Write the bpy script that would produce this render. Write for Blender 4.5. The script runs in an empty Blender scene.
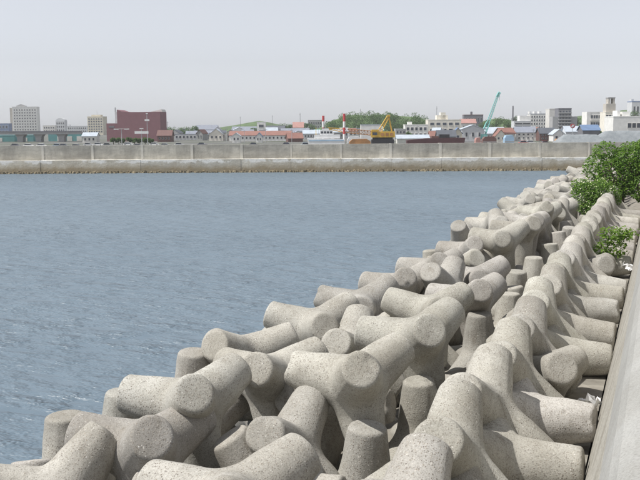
import bpy, bmesh, math, random
import numpy as np
from mathutils import Vector, Matrix, Quaternion, noise

# ------------------------------------------------------------------ camera, sky, sun, exposure
scene = bpy.context.scene
COL = scene.collection
EYE = Vector((0.0, 0.0, 5.6))
cam_d = bpy.data.cameras.new('camera')
cam = bpy.data.objects.new('camera', cam_d)
COL.objects.link(cam)
cam_d.sensor_width = 36.0
cam_d.lens = 50.625
cam_d.clip_start = 0.1
cam_d.clip_end = 20000
FW = Vector((-0.35273186, 0.92739457, -0.12457746)).normalized()
RT = Vector((0.9349289, 0.35478334, -0.00606103)).normalized()
UP = RT.cross(FW)
cam.matrix_world = Matrix((
    (RT.x, UP.x, -FW.x, EYE.x), (RT.y, UP.y, -FW.y, EYE.y), (RT.z, UP.z, -FW.z, EYE.z), (0, 0, 0, 1)))
scene.camera = cam
scene.render.resolution_x = 1024
scene.render.resolution_y = 768

SUN_EL = math.radians(58)
SUN_DIR = Vector((-0.84, -0.54, 0)).normalized() * math.cos(SUN_EL) + Vector((0, 0, math.sin(SUN_EL)))
world = bpy.data.worlds.new('World')
scene.world = world
world.use_nodes = True
wt = world.node_tree
wt.nodes.clear()
w_out = wt.nodes.new('ShaderNodeOutputWorld')
w_bg = wt.nodes.new('ShaderNodeBackground')
w_sky = wt.nodes.new('ShaderNodeTexSky')
w_sky.sky_type = 'NISHITA'
w_sky.sun_disc = False
w_sky.sun_elevation = SUN_EL
w_sky.sun_rotation = math.atan2(SUN_DIR.x, SUN_DIR.y)
w_sky.altitude = 0
w_sky.air_density = 1.0
w_sky.dust_density = 0.6
w_sky.ozone_density = 1.0
w_hs = wt.nodes.new('ShaderNodeHueSaturation')          # thin bright overcast haze: a washed-out sky
w_hs.inputs['Saturation'].default_value = 0.13
wt.links.new(w_sky.outputs[0], w_hs.inputs['Color'])
w_tint = wt.nodes.new('ShaderNodeMix')
w_tint.data_type = 'RGBA'
w_tint.blend_type = 'MULTIPLY'
w_tint.inputs[0].default_value = 1.0
w_tint.inputs[7].default_value = (0.96, 0.985, 1.055, 1)
wt.links.new(w_hs.outputs[0], w_tint.inputs[6])
wt.links.new(w_tint.outputs[2], w_bg.inputs['Color'])
w_bg.inputs['Strength'].default_value = 0.110
wt.links.new(w_bg.outputs[0], w_out.inputs['Surface'])

sun_d = bpy.data.lights.new('sun', 'SUN')
sun_d.energy = 4.1
sun_d.angle = math.radians(0.6)
sun_d.color = (1.0, 0.97, 0.92)
sun = bpy.data.objects.new('sun', sun_d)
COL.objects.link(sun)
sun.rotation_euler = SUN_DIR.to_track_quat('Z', 'Y').to_euler()
sun.location = (0, 0, 60)

scene.view_settings.view_transform = 'Standard'
scene.view_settings.look = 'None'
scene.view_settings.gamma = 1
scene.view_settings.use_curve_mapping = False
scene.view_settings.exposure = 0.27

# ------------------------------------------------------------------ helpers
def tag(o, label=None, cat=None, group=None, kind=None):
    if label: o['label'] = label
    if cat: o['category'] = cat
    if group: o['group'] = group
    if kind: o['kind'] = kind
    return o

def link(name, me, mat=None, parent=None):
    o = bpy.data.objects.new(name, me)
    COL.objects.link(o)
    if mat is not None and me is not None and not me.materials:
        me.materials.append(mat)
    if parent is not None:
        o.parent = parent
    return o

def empty(name, loc, rz=0.0):
    o = bpy.data.objects.new(name, None)
    COL.objects.link(o)
    o.location = loc
    o.rotation_euler = (0, 0, rz)
    o.empty_display_size = 0.3
    return o

class MB:
    """collects vertices and faces of one mesh"""
    def __init__(s):
        s.v = []; s.f = []
    def box(s, x0, x1, y0, y1, z0, z1):
        b = len(s.v)
        s.v += [(x0, y0, z0), (x1, y0, z0), (x1, y1, z0), (x0, y1, z0), (x0, y0, z1), (x1, y0, z1), (x1, y1, z1), (x0, y1, z1)]
        s.f += [tuple(b + i for i in q) for q in ((0, 3, 2, 1), (4, 5, 6, 7), (0, 1, 5, 4), (1, 2, 6, 5), (2, 3, 7, 6), (3, 0, 4, 7))]
        return s
    def prism(s, poly, y0, y1):
        """polygon in x,z (counter-clockwise seen from -y) extruded along y"""
        b = len(s.v); n = len(poly)
        s.v += [(x, y0, z) for x, z in poly] + [(x, y1, z) for x, z in poly]
        s.f.append(tuple(b + i for i in range(n)))
        s.f.append(tuple(b + n + i for i in reversed(range(n))))
        for i in range(n):
            j = (i + 1) % n
            s.f.append((b + j, b + i, b + n + i, b + n + j))
        return s
    def prism_x(s, poly, x0, x1):
        """polygon in y,z extruded along x"""
        b = len(s.v); n = len(poly)
        s.v += [(x0, y, z) for y, z in poly] + [(x1, y, z) for y, z in poly]
        s.f.append(tuple(b + i for i in reversed(range(n))))
        s.f.append(tuple(b + n + i for i in range(n)))
        for i in range(n):
            j = (i + 1) % n
            s.f.append((b + i, b + j, b + n + j, b + n + i))
        return s
    def tube(s, p, q, r0, r1=None, n=8, cap=True):
        p = Vector(p); q = Vector(q)
        if r1 is None: r1 = r0
        d = (q - p).normalized()
        a = d.orthogonal().normalized(); c = d.cross(a)
        b = len(s.v)
        for k in range(n):
            t = 2 * math.pi * k / n
            u = a * math.cos(t) + c * math.sin(t)
            s.v.append(tuple(p + u * r0)); s.v.append(tuple(q + u * r1))
        for k in range(n):
            m = (k + 1) % n
            s.f.append((b + 2 * k, b + 2 * m, b + 2 * m + 1, b + 2 * k + 1))
        if cap:
            s.f.append(tuple(b + 2 * k for k in reversed(range(n))))
            s.f.append(tuple(b + 2 * k + 1 for k in range(n)))
        return s
    def mesh(s, name, smooth=False):
        me = bpy.data.meshes.new(name)
        me.from_pydata(s.v, [], s.f)
        me.update()
        if smooth:
            me.polygons.foreach_set('use_smooth', [True] * len(me.polygons))
        return me
    def build(s, name, mat, parent=None, smooth=False):
        return link(name, s.mesh(name, smooth), mat, parent)

# ------------------------------------------------------------------ materials
def new_mat(name):
    m = bpy.data.materials.new(name)
    m.use_nodes = True
    nt = m.node_tree
    return m, nt, nt.nodes['Principled BSDF']

def N(nt, kind, **kw):
    n = nt.nodes.new(kind)
    for k, v in kw.items():
        if k.startswith('i_'):
            n.inputs[k[2:].replace('_', ' ')].default_value = v
        else:
            setattr(n, k, v)
    return n

def ramp(nt, src, stops):
    r = nt.nodes.new('ShaderNodeValToRGB')
    e = r.color_ramp.elements
    while len(e) < len(stops): e.new(0.5)
    for el, (p, c) in zip(e, stops):
        el.position = p
        el.color = (c[0], c[1], c[2], 1) if len(c) == 3 else c
    nt.links.new(src, r.inputs[0])
    return r.outputs[0]

def mix(nt, a, b, fac, mode='MIX'):
    m = nt.nodes.new('ShaderNodeMix')
    m.data_type = 'RGBA'; m.blend_type = mode
    for sock, val in ((m.inputs[0], fac), (m.inputs[6], a), (m.inputs[7], b)):
        if isinstance(val, bpy.types.NodeSocket): nt.links.new(val, sock)
        elif isinstance(val, (int, float)): sock.default_value = val
        else: sock.default_value = (val[0], val[1], val[2], 1)
    return m.outputs[2]

def nz(nt, coord, scale, detail=4, rough=0.55, vec_scale=None):
    if vec_scale:
        mp = N(nt, 'ShaderNodeMapping')
        mp.inputs['Scale'].default_value = vec_scale
        nt.links.new(coord, mp.inputs['Vector']); coord = mp.outputs[0]
    t = N(nt, 'ShaderNodeTexNoise')
    t.inputs['Scale'].default_value = scale
    t.inputs['Detail'].default_value = detail
    t.inputs['Roughness'].default_value = rough
    nt.links.new(coord, t.inputs['Vector'])
    return t.outputs[0]

def bump(nt, bsdf, h, strength, dist=0.02):
    b = N(nt, 'ShaderNodeBump')
    b.inputs['Strength'].default_value = strength
    b.inputs['Distance'].default_value = dist
    nt.links.new(h, b.inputs['Height'])
    nt.links.new(b.outputs[0], bsdf.inputs['Normal'])

def wpos(nt):
    return N(nt, 'ShaderNodeNewGeometry').outputs['Position']

def mat_plain(name, col, rough=0.7, var=0.12, scale=0.6, metallic=0.0):
    m, nt, b = new_mat(name)
    p = wpos(nt)
    a = nz(nt, p, scale, 5)
    c = ramp(nt, a, [(0.3, [x * (1 - var) for x in col]), (0.7, [min(1, x * (1 + var)) for x in col])])
    nt.links.new(c, b.inputs['Base Color'])
    b.inputs['Roughness'].default_value = rough
    b.inputs['Metallic'].default_value = metallic
    return m

def mat_tetra():
    """aged concrete with washed-out aggregate"""
    m, nt, b = new_mat('aged_concrete')
    p = wpos(nt)
    base = ramp(nt, nz(nt, p, 1.3, 6, 0.6), [(0.3, (0.385, 0.37, 0.338)), (0.5, (0.45, 0.437, 0.405)), (0.72, (0.51, 0.50, 0.47))])
    oi = N(nt, 'ShaderNodeObjectInfo')
    base = mix(nt, base, oi.outputs['Color'], 1.0, 'MULTIPLY')
    # soft rain streaks and grime
    grime = ramp(nt, nz(nt, p, 2.6, 7, 0.7, (1, 1, 0.35)), [(0.46, (0, 0, 0)), (0.72, (1, 1, 1))])
    base = mix(nt, base, (0.27, 0.255, 0.225), mix(nt, (0, 0, 0), grime, 0.45))
    patch = ramp(nt, nz(nt, p, 0.75, 5, 0.6), [(0.40, (0.80, 0.79, 0.77)), (0.55, (1, 1, 1)), (0.70, (1.08, 1.08, 1.07))])
    base = mix(nt, base, patch, 1.0, 'MULTIPLY')
    drip = ramp(nt, nz(nt, p, 5.5, 4, 0.6, (1, 1, 0.16)), [(0.60, (0, 0, 0)), (0.70, (1, 1, 1))])
    base = mix(nt, base, (0.20, 0.175, 0.14), mix(nt, (0, 0, 0), drip, 0.45))
    # pebbles showing at the surface
    v = N(nt, 'ShaderNodeTexVoronoi'); v.inputs['Scale'].default_value = 46
    nt.links.new(p, v.inputs['Vector'])
    wn = N(nt, 'ShaderNodeSeparateColor'); nt.links.new(v.outputs['Color'], wn.inputs[0])
    inside = ramp(nt, v.outputs['Distance'], [(0.25, (1, 1, 1)), (0.5, (0, 0, 0))])
    pick = ramp(nt, wn.outputs[0], [(0.50, (0, 0, 0)), (0.6, (1, 1, 1))])
    k = mix(nt, inside, pick, 1.0, 'MULTIPLY')
    worn = ramp(nt, nz(nt, p, 1.9, 4, 0.6), [(0.33, (0.15, 0.15, 0.15)), (0.6, (1, 1, 1))])
    k = mix(nt, k, worn, 1.0, 'MULTIPLY')
    peb = ramp(nt, wn.outputs[1], [(0.0, (0.17, 0.15, 0.13)), (0.45, (0.28, 0.25, 0.215)), (0.75, (0.35, 0.31, 0.255)), (1.0, (0.64, 0.62, 0.58))])
    base = mix(nt, base, peb, k)
    v2 = N(nt, 'ShaderNodeTexVoronoi'); v2.inputs['Scale'].default_value = 105
    nt.links.new(p, v2.inputs['Vector'])
    w2 = N(nt, 'ShaderNodeSeparateColor'); nt.links.new(v2.outputs['Color'], w2.inputs[0])
    fine = ramp(nt, w2.outputs[0], [(0.0, (0.55, 0.53, 0.5)), (0.3, (0.92, 0.92, 0.92)), (0.8, (1, 1, 1)), (1.0, (1.2, 1.2, 1.18))])
    base = mix(nt, base, fine, 0.75, 'MULTIPLY')
    # pores
    pores = ramp(nt, nz(nt, p, 30, 3, 0.5), [(0.675, (0, 0, 0)), (0.73, (1, 1, 1))])
    base = mix(nt, base, (0.13, 0.12, 0.105), mix(nt, (0, 0, 0), pores, 0.7))
    # weed and wet stain near the waterline
    sx = N(nt, 'ShaderNodeSeparateXYZ'); nt.links.new(p, sx.inputs[0])
    ad = N(nt, 'ShaderNodeMath', operation='ADD'); nt.links.new(sx.outputs[2], ad.inputs[0])
    nzv = nz(nt, p, 2.0, 4)
    nt.links.new(nzv, ad.inputs[1])
    wet = ramp(nt, ad.outputs[0], [(0.62, (1, 1, 1)), (0.95, (0, 0, 0))])
    base = mix(nt, base, (0.07, 0.065, 0.04), wet)
    nt.links.new(base, b.inputs['Base Color'])
    b.inputs['Roughness'].default_value = 0.92
    b.inputs['Specular IOR Level'].default_value = 0.25
    h = mix(nt, nz(nt, p, 26, 6, 0.65), k, 0.35)
    h = mix(nt, h, pores, 0.35, 'SUBTRACT')
    bump(nt, b, h, 0.45, 0.016)
    return m

M_CONC = mat_tetra()

# ------------------------------------------------------------------ tetrapods
TH = 1.5                                   # height of one block standing on three legs
LEG = 0.644 * TH
S8 = math.sqrt(8) / 3
DIRS = [Vector((0, 0, 1))] + [Vector((S8 * math.cos(a), S8 * math.sin(a), -1 / 3)) for a in (0, 2 * math.pi / 3, 4 * math.pi / 3)]

def leg_geometry(seed, chip):
    """one leg of a tetrapod along +z, cut off at the planes where it meets its three neighbours"""
    n = 48
    r0, k = 0.252, 0.140
    L = 0.644
    rnd = random.Random(seed)
    off = Vector((rnd.uniform(-50, 50), rnd.uniform(-50, 50), rnd.uniform(-50, 50)))
    ss = [0, 0.05, 0.11, 0.18, 0.26, 0.35, 0.46, 0.58, 0.7, 0.82, 0.92, 1.0]
    t_end = L - 0.034
    verts = []; rows = []
    seam = {8, 24, 40}
    chip_a = rnd.uniform(0, 2 * math.pi)
    def surf(i, t, r, fade, amp=1.0, cut=True):
        a = 2 * math.pi * i / n
        p = Vector((r * math.cos(a), r * math.sin(a), t))
        d = (noise.noise(p * 3.5 + off) * 0.010 + noise.noise(p * 9 + off) * 0.004 + noise.noise(p * 22 + off) * 0.0022) * fade * amp
        p += Vector((math.cos(a), math.sin(a), 0)) * d
        if chip and cut and t > L - 0.13:
            da = (a - chip_a + math.pi) % (2 * math.pi) - math.pi
            wgt = max(0, 1 - abs(da) / 0.8) * max(0, 1 - (L - t) / 0.11)
            if wgt > 0:
                wgt *= 0.75 + 0.5 * noise.noise(p * 30 + off)
                p -= Vector((math.cos(a), math.sin(a), 0.7)) * 0.028 * min(1, wgt * 1.4)
        return p
    for s in ss:
        row = []
        for i in range(n):
            a = 2 * math.pi * i / n
            c = max(math.cos(a - f) for f in (0, 2 * math.pi / 3, 4 * math.pi / 3))
            g = 0.7071 * c
            tb = g * (r0 + 0.016) / (1 + g * k)
            t = tb + s * (t_end - tb)
            b = 0.016 * max(0, 1 - s / 0.22) ** 2
            r = r0 - k * t + b
            fade = min(1, s / 0.3)
            if i in seam and 0.1 < s < 0.95: r += 0.006
            row.append(len(verts)); verts.append(surf(i, t, r, fade))
        rows.append(row)
    rt_ = r0 - k * t_end
    for dt, dr in ((0.014, 0.004), (0.025, 0.013), (0.032, 0.027), (0.034, 0.045)):
        rows.append([len(verts) + i for i in range(n)])
        verts += [surf(i, t_end + dt, rt_ - dr, 1.0, 0.9) for i in range(n)]
    for q in (0.62, 0.3):
        rows.append([len(verts) + i for i in range(n)])
        for i in range(n):
            p = surf(i, L + 0.001, (rt_ - 0.045) * q, 0.5, 1.0, False)
            p.z += noise.noise(p * 12 + off) * 0.004
            verts.append(p)
    ci = len(verts); verts.append(Vector((0, 0, L)))
    faces = []
    for r_, q_ in zip(rows, rows[1:]):
        for i in range(n):
            j = (i + 1) % n
            faces.append((r_[i], r_[j], q_[j], q_[i]))
    for i in range(n):
        faces.append((rows[-1][i], rows[-1][(i + 1) % n], ci))
    return verts, faces, n

def leg_normals(verts, faces, n):
    V = np.array([tuple(v) for v in verts]); nn = np.zeros_like(V)
    for f in faces:
        p = V[list(f)]
        c = np.cross(p[1] - p[0], p[2] - p[0]) if len(f) == 3 else np.cross(p[2] - p[0], p[3] - p[1])
        for i in f: nn[i] += c
    for i in range(n):                                   # along the cut: mirror-average with the neighbouring leg
        a = 2 * math.pi * i / n
        if i % 16 == 8:
            j = [1, 2, 3][((i - 8) // 16 + 2) % 3]       # direction of the leg opposite to this corner
            nn[i] = -np.array(DIRS[j])
        else:
            j = 1 + int(round(a / (2 * math.pi / 3))) % 3
            pn = np.array(DIRS[0] - DIRS[j]); pn /= np.linalg.norm(pn)
            nn[i] -= pn * (nn[i] @ pn)
    nn /= np.linalg.norm(nn, axis=1)[:, None]
    return nn

LEG_ROT = []
for j in range(4):
    best = Matrix.Identity(3)
    if j:
        for kx in range(1, 4):
            if kx == j: continue
            for sg in (1, -1):
                R = Matrix.Rotation(sg * 2 * math.pi / 3, 3, DIRS[kx])
                if (R @ DIRS[0] - DIRS[j]).length < 1e-4: best = R
    LEG_ROT.append(best)

LEGS = []
LEG_RAW = []
for sd in range(5):
    v, f, n = leg_geometry(sd * 7 + 3, sd >= 3)
    nn = leg_normals(v, f, n)
    LEG_RAW.append((v, f, nn))
    me = bpy.data.meshes.new('leg')
    me.from_pydata([tuple(p * TH) for p in v], [], f)
    me.update()
    me.polygons.foreach_set('use_smooth', [True] * len(me.polygons))
    me.normals_split_custom_set_from_vertices([tuple(x) for x in nn])
    me.materials.append(M_CONC)
    LEGS.append(me)

def whole_tetrapod(seed):
    rnd = random.Random(seed)
    vs, fs, ns = [], [], []
    for j in range(4):
        v, f, nn = LEG_RAW[rnd.randrange(5)]
        b = len(vs)
        vs += [tuple(LEG_ROT[j] @ (p * TH)) for p in v]
        ns += [tuple(LEG_ROT[j] @ Vector(x)) for x in nn]
        fs += [tuple(b + i for i in q) for q in f]
    me = bpy.data.meshes.new('tetrapod')
    me.from_pydata(vs, [], fs); me.update()
    me.polygons.foreach_set('use_smooth', [True] * len(me.polygons))
    me.normals_split_custom_set_from_vertices(ns)
    me.materials.append(M_CONC)
    return me
WHOLE = [whole_tetrapod(s) for s in range(4)]

def quat_from_legs(a, b):
    """orientation whose first leg points along a and second leg near b"""
    a = a.normalized()
    b = (b - a * b.dot(a)).normalized()
    d1 = (DIRS[1] - DIRS[0] * DIRS[1].dot(DIRS[0])).normalized()
    A = Matrix((a, b, a.cross(b))).transposed()
    B = Matrix((DIRS[0], d1, DIRS[0].cross(d1))).transposed()
    return (A @ B.transposed()).to_quaternion()

UNITS = []          # dict(row, pos, q, fixed)
def unit(row, x, y, z, q, fixed, kind=None):
    UNITS.append(dict(row=row, pos=Vector((x, y, z)), q=q, fixed=fixed, kind=kind))

rnd = random.Random(11)
# --- the straight row along the wall: two legs up along the row, one down onto the wall, one down to the sea
def wall_row_q(yaw, roll, pitch=0.0):
    base = quat_from_legs(Vector((0, -S8 * 0.8660254, 0.57735)), Vector((0, 0.8164966, 0.57735)))
    return Quaternion((0, 0, 1), yaw) @ Quaternion((1, 0, 0), pitch) @ Quaternion((0, 1, 0), roll) @ base
R1_S = 1.78
for i in range(-3, 18):
    y = 10.05 + i * R1_S + rnd.uniform(-0.05, 0.05)
    yaw = math.radians(rnd.uniform(-3.5, 3.5))
    roll = math.radians(-38 + rnd.uniform(-3, 3))
    x, z = -1.62 - 0.006 * i + rnd.uniform(-0.03, 0.03), 1.70 + rnd.uniform(-0.03, 0.03)
    row = 'wall'
    if i == 2: yaw, roll, row, z = math.radians(-62), math.radians(-64), 'wall_turned', 1.72
    if i == 8: yaw, roll, row, z = math.radians(-58), math.radians(-60), 'wall_turned_far', 1.72
    unit(row, x, y, z, wall_row_q(yaw, roll, math.radians(rnd.uniform(-3, 3))), True)
# a second set wedged between them, standing astride: two legs up in the ridge, one down to either side
for i in range(-3, 20):
    y = 8.96 + i * R1_S + rnd.uniform(-0.04, 0.04)
    unit('ridge', -1.97 - 0.006 * i + rnd.uniform(-0.03, 0.03), y, 2.08 + rnd.uniform(-0.03, 0.03),
         wall_row_q(math.radians(rnd.uniform(-5, 5)), math.radians(rnd.uniform(-4, 3)), math.radians(rnd.uniform(-4, 4))), True)

# --- blocks of the loose heap in the foreground
HEAP = [
    ('c1', -3.72, 10.97, 2.18,  0.729, 0.514, -0.075, 0.446),
    ('c6', -3.38, 13.05, 2.31,  0.700, 0.533, -0.076, 0.469),
    ('B2', -5.68, 14.74, 1.97,  0.675, 0.594, -0.031, 0.436),
    ('B3', -5.63, 17.11, 1.86,  0.675, 0.616, -0.101, 0.394),
    ('a2', -5.51, 8.77, 1.83,  0.711, 0.499, 0.014, 0.495),
    ('a3', -5.55, 9.91, 1.97,  0.697, 0.512, -0.031, 0.502),
    ('c8', -3.97, 16.30, 2.03,  0.715, 0.580, -0.051, 0.387),
    ('d1', -4.12, 21.30, 1.85,  0.710, 0.594, -0.116, 0.359),
    ('d5', -4.28, 25.86, 2.21,  0.710, 0.587, -0.155, 0.356),
    ('B4', -5.46, 19.53, 1.90,  0.729, 0.514, -0.075, 0.446),
    ('B5', -5.22, 21.84, 1.90,  0.729, 0.514, -0.075, 0.446),
    ('C5', -3.64, 18.29, 1.90,  0.729, 0.514, -0.075, 0.446),
    ('B6', -5.16, 25.79, 1.90,  0.729, 0.514, -0.075, 0.446),
    ('c4', -3.61, 7.15, 2.05,  0.729, 0.514, -0.075, 0.446),
    ('c2', -4.33, 10.12, 1.45,  0.642, 0.352, -0.297, 0.613),
    ('c3', -4.51, 12.17, 1.45,  0.460, 0.066, -0.537, 0.704),
    ('e1', -6.78, 12.23, 1.20,  0.316, -0.028, 0.034, -0.948),
    ('a1', -6.25, 7.97, 1.40,  0.886, -0.382, 0.075, -0.251),
    ('B1', -6.32, 12.93, 1.80,  0.817, 0.479, -0.200, 0.252),
    ('e2', -7.03, 10.49, 0.95,  0.305, -0.042, -0.009, -0.951),
    ('g1', -3.44, 10.41, 0.95,  0.317, -0.036, 0.036, -0.947),
    ('g2', -3.20, 12.64, 0.95,  0.998, 0.044, -0.015, 0.039),
    ('g3', -3.28, 17.82, 0.95,  0.998, 0.037, -0.004, 0.042),
    ('g4', -3.44, 23.10, 0.95,  0.315, -0.023, 0.033, -0.948),
    ('h1', -6.86, 8.34, 0.70,  0.980, -0.147, -0.086, 0.100),
    ('h3', -4.30, 9.61, 1.10,  0.963, 0.096, -0.251, 0.019),
    ('h4', -5.22, 17.33, 1.30,  0.109, -0.526, 0.471, -0.699),
    ('h5', -6.90, 14.83, 1.30,  0.197, -0.437, 0.413, -0.774),
    ('h6', -5.06, 8.52, 1.00,  0.975, 0.222, -0.015, -0.021),
]
for h in HEAP:
    row = 'gap' if h[0][0] == 'g' else 'heap'
    unit(row, h[1], h[2], h[3], Quaternion(h[4:8]), True)

# --- the heap going on towards the far wall, laid in the same way but less and less evenly
def any_q(kind, rz, jit):
    if kind == 'up':      q = Quaternion((0, 0, 1), rz)
    elif kind == 'astride': q = wall_row_q(rnd.gauss(0, 0.1), rnd.gauss(0, 0.08))
    elif kind == 'laid':  q = Quaternion((0, 0, 1), rnd.gauss(0, 0.15)) @ Quaternion((0.729, 0.514, -0.075, 0.446))
    else:                 q = Quaternion((0, 0, 1), rz) @ Quaternion((1, 0, 0), math.pi)
    ax = Vector((rnd.uniform(-1, 1), rnd.uniform(-1, 1), rnd.uniform(-0.2, 0.2)))
    return Quaternion(ax, rnd.uniform(-jit, jit)) @ q
def far_row(row, x0, x1, z, y0, y1, step, kinds, jit=0.3):
    y = y0
    while y < y1:
        x = x0 + (x1 - x0) * (y - y0) / (y1 - y0)
        kd = rnd.choice(kinds)
        unit(row, x + rnd.uniform(-0.15, 0.15), y, z + rnd.uniform(-0.12, 0.12), any_q(kd, rnd.uniform(0, 6.28), jit), False, kd)
        y += step * rnd.uniform(0.93, 1.08)
LAID = ['laid', 'laid', 'laid', 'astride', 'down']
far_row('heap', -4.2, -4.2, 1.95, 28.0, 60, 2.0, LAID)
far_row('heap', -5.55, -5.4, 1.9, 27.9, 60, 2.0, LAID)
far_row('heap', -4.2, -4.0, 1.95, 62, 108, 2.1, LAID)
far_row('heap', -5.4, -5.2, 1.9, 61.5, 109, 2.1, LAID)
far_row('heap', -2.9, -2.9, 2.0, 47, 104, 2.2, LAID)
far_row('gap', -3.15, -3.1, 1.05, 25.0, 46, 1.7, ['up', 'up', 'laid'])
far_row('heap', -4.7, -4.75, 1.72, 11.9, 60, 1.95, ['astride', 'astride', 'astride', 'laid'], 0.15)
far_row('heap', -4.75, -4.75, 0.75, 7.2, 40, 1.7, ['up', 'down'])
far_row('edge', -6.5, -6.3, 0.9, 7.2, 60, 1.6, ['up', 'laid', 'down'])
far_row('edge', -6.3, -6.1, 0.75, 62, 109, 2.1, ['up', 'laid', 'down'])
for (x, y, z) in ((-3.2, 8.0, 0.9), (-3.2, 14.6, 0.9), (-3.3, 16.0, 0.8), (-3.2, 20.5, 0.9), (-3.3, 21.7, 0.8)):
    unit('gap', x, y, z, any_q(rnd.choice(['up', 'laid']), rnd.uniform(0, 6.28), 0.3), False)

# settle: push interpenetrating legs apart
def settle(iters):
    P = np.array([tuple(u['pos']) for u in UNITS])
    mob = np.array([0.0 if u['row'][:4] in ('wall', 'ridg') and u['fixed'] else (0.02 if u['fixed'] else 1.0) for u in UNITS])
    D = np.array([[tuple(u['q'] @ d) for d in DIRS] for u in UNITS])           # n,4,3
    sl = 0.50 * TH; rad = 0.195 * TH
    home = P.copy()
    ts = np.linspace(0.12, 1.0, 7) * sl
    for it in range(iters):
        pts = (P[:, None, None, :] + D[:, :, None, :] * ts[None, None, :, None]).reshape(len(P), -1, 3)
        mv = np.zeros_like(P)
        d2 = ((P[:, None] - P[None]) ** 2).sum(-1)
        ii, jj = np.where(np.triu(d2 < (1.35 * TH) ** 2, 1))
        for i, j in zip(ii, jj):
            df = pts[i][:, None] - pts[j][None]
            dd = np.sqrt((df ** 2).sum(-1))
            k = dd.argmin(); a, b = divmod(k, dd.shape[1]); m = dd[a, b]
            pen = 2 * rad - m
            if pen > 0.02:
                nrm = df[a, b] / max(m, 1e-4) if m > 0.05 else (P[i] - P[j]) / max(np.linalg.norm(P[i] - P[j]), 1e-4)
                tot = mob[i] + mob[j]
                if tot > 0:
                    mv[i] += nrm * pen * 0.5 * mob[i] / tot
                    mv[j] -= nrm * pen * 0.5 * mob[j] / tot
        mv[:, 2] *= 0.6
        P += np.clip(mv, -0.15, 0.15)
        lim = np.where(mob < 0.5, 0.03, 0.9)[:, None]
        P = home + np.clip(P - home, -lim, lim)
    for u, p in zip(UNITS, P): u['pos'] = Vector(p)
settle(24)

ORD = ['first', 'second', 'third', 'fourth', 'fifth', 'sixth', 'seventh', 'eighth', 'ninth', 'tenth', 'eleventh', 'twelfth', 'thirteenth', 'fourteenth', 'fifteenth', 'sixteenth', 'seventeenth', 'eighteenth', 'nineteenth', 'twentieth',
       'twenty-first', 'twenty-second', 'twenty-third', 'twenty-fourth', 'twenty-fifth']
def pose(u):
    """how the block lies: by the steepest leg"""
    up = [(u['q'] @ d).z for d in DIRS]
    if max(up) > 0.86: return 'up'
    if min(up) < -0.86: return 'down'
    return 'side'
POSE = {'up': 'with one leg straight up', 'down': 'with three legs spread', 'side': 'astride with two legs raised'}
LABELS = {}
for row, text in (('wall', 'tetrapod resting a leg on the seawall, %s of its row counted from the green tree'),
                  ('ridge', 'tetrapod standing astride in the straight ridge, %s counted from the green tree')):
    us = sorted([u for u in UNITS if u['row'] == row], key=lambda u: -u['pos'].y)
    for k, u in enumerate(us):
        u['label'] = text % ORD[k]
        u['grp'] = {'wall': 'tetrapods resting on the seawall', 'ridge': 'tetrapods astride in the straight ridge'}[row]
for u in UNITS:
    if 'label' in u: continue
    if u['row'] == 'wall_turned':
        u['label'], u['grp'] = 'tetrapod of the seawall row turned askew beside the crumpled white plastic', None
    elif u['row'] == 'wall_turned_far':
        u['label'], u['grp'] = 'tetrapod of the seawall row turned askew next to the small leafy plant', None
    elif u['row'] == 'gap':
        u['label'], u['grp'] = 'shaded tetrapod %s in the trench between ridge and heap' % POSE[pose(u)], 'trench tetrapods, ' + pose(u)
    elif u['row'] == 'edge':
        u['label'], u['grp'] = 'tetrapod %s at the foot of the heap against the water' % POSE[pose(u)], 'waterside tetrapods, ' + pose(u)
    else:
        side = 'on the water side of the loose heap' if u['pos'].x < -5.15 else ('on the trench side of the loose heap' if u['pos'].x > -4.45 else 'along the middle of the loose heap')
        u['label'], u['grp'] = 'weathered tetrapod %s %s' % (POSE[pose(u)], side), 'heap tetrapods %s, %s' % (pose(u), side)
rc = random.Random(5)
for u in UNITS:
    lab, grp = u['label'], u['grp']
    far = u['pos'].y > 58
    g = rc.uniform(0.84, 1.06)
    colr = (g, g * rc.uniform(0.975, 1.0), g * rc.uniform(0.94, 0.99), 1)
    if far:
        o = link('tetrapod', WHOLE[rc.randrange(4)])
        o.color = colr
    else:
        o = empty('tetrapod', (0, 0, 0))
        for j in range(4):
            l = link('leg', LEGS[rc.choice((0, 1, 2, 0, 1, 2, 3, 4))], None, o)
            l.matrix_local = LEG_ROT[j].to_4x4()
            l.color = colr
    o.rotation_mode = 'QUATERNION'
    o.location = u['pos']
    o.rotation_quaternion = u['q']
    tag(o, lab, 'tetrapod', grp)

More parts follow.
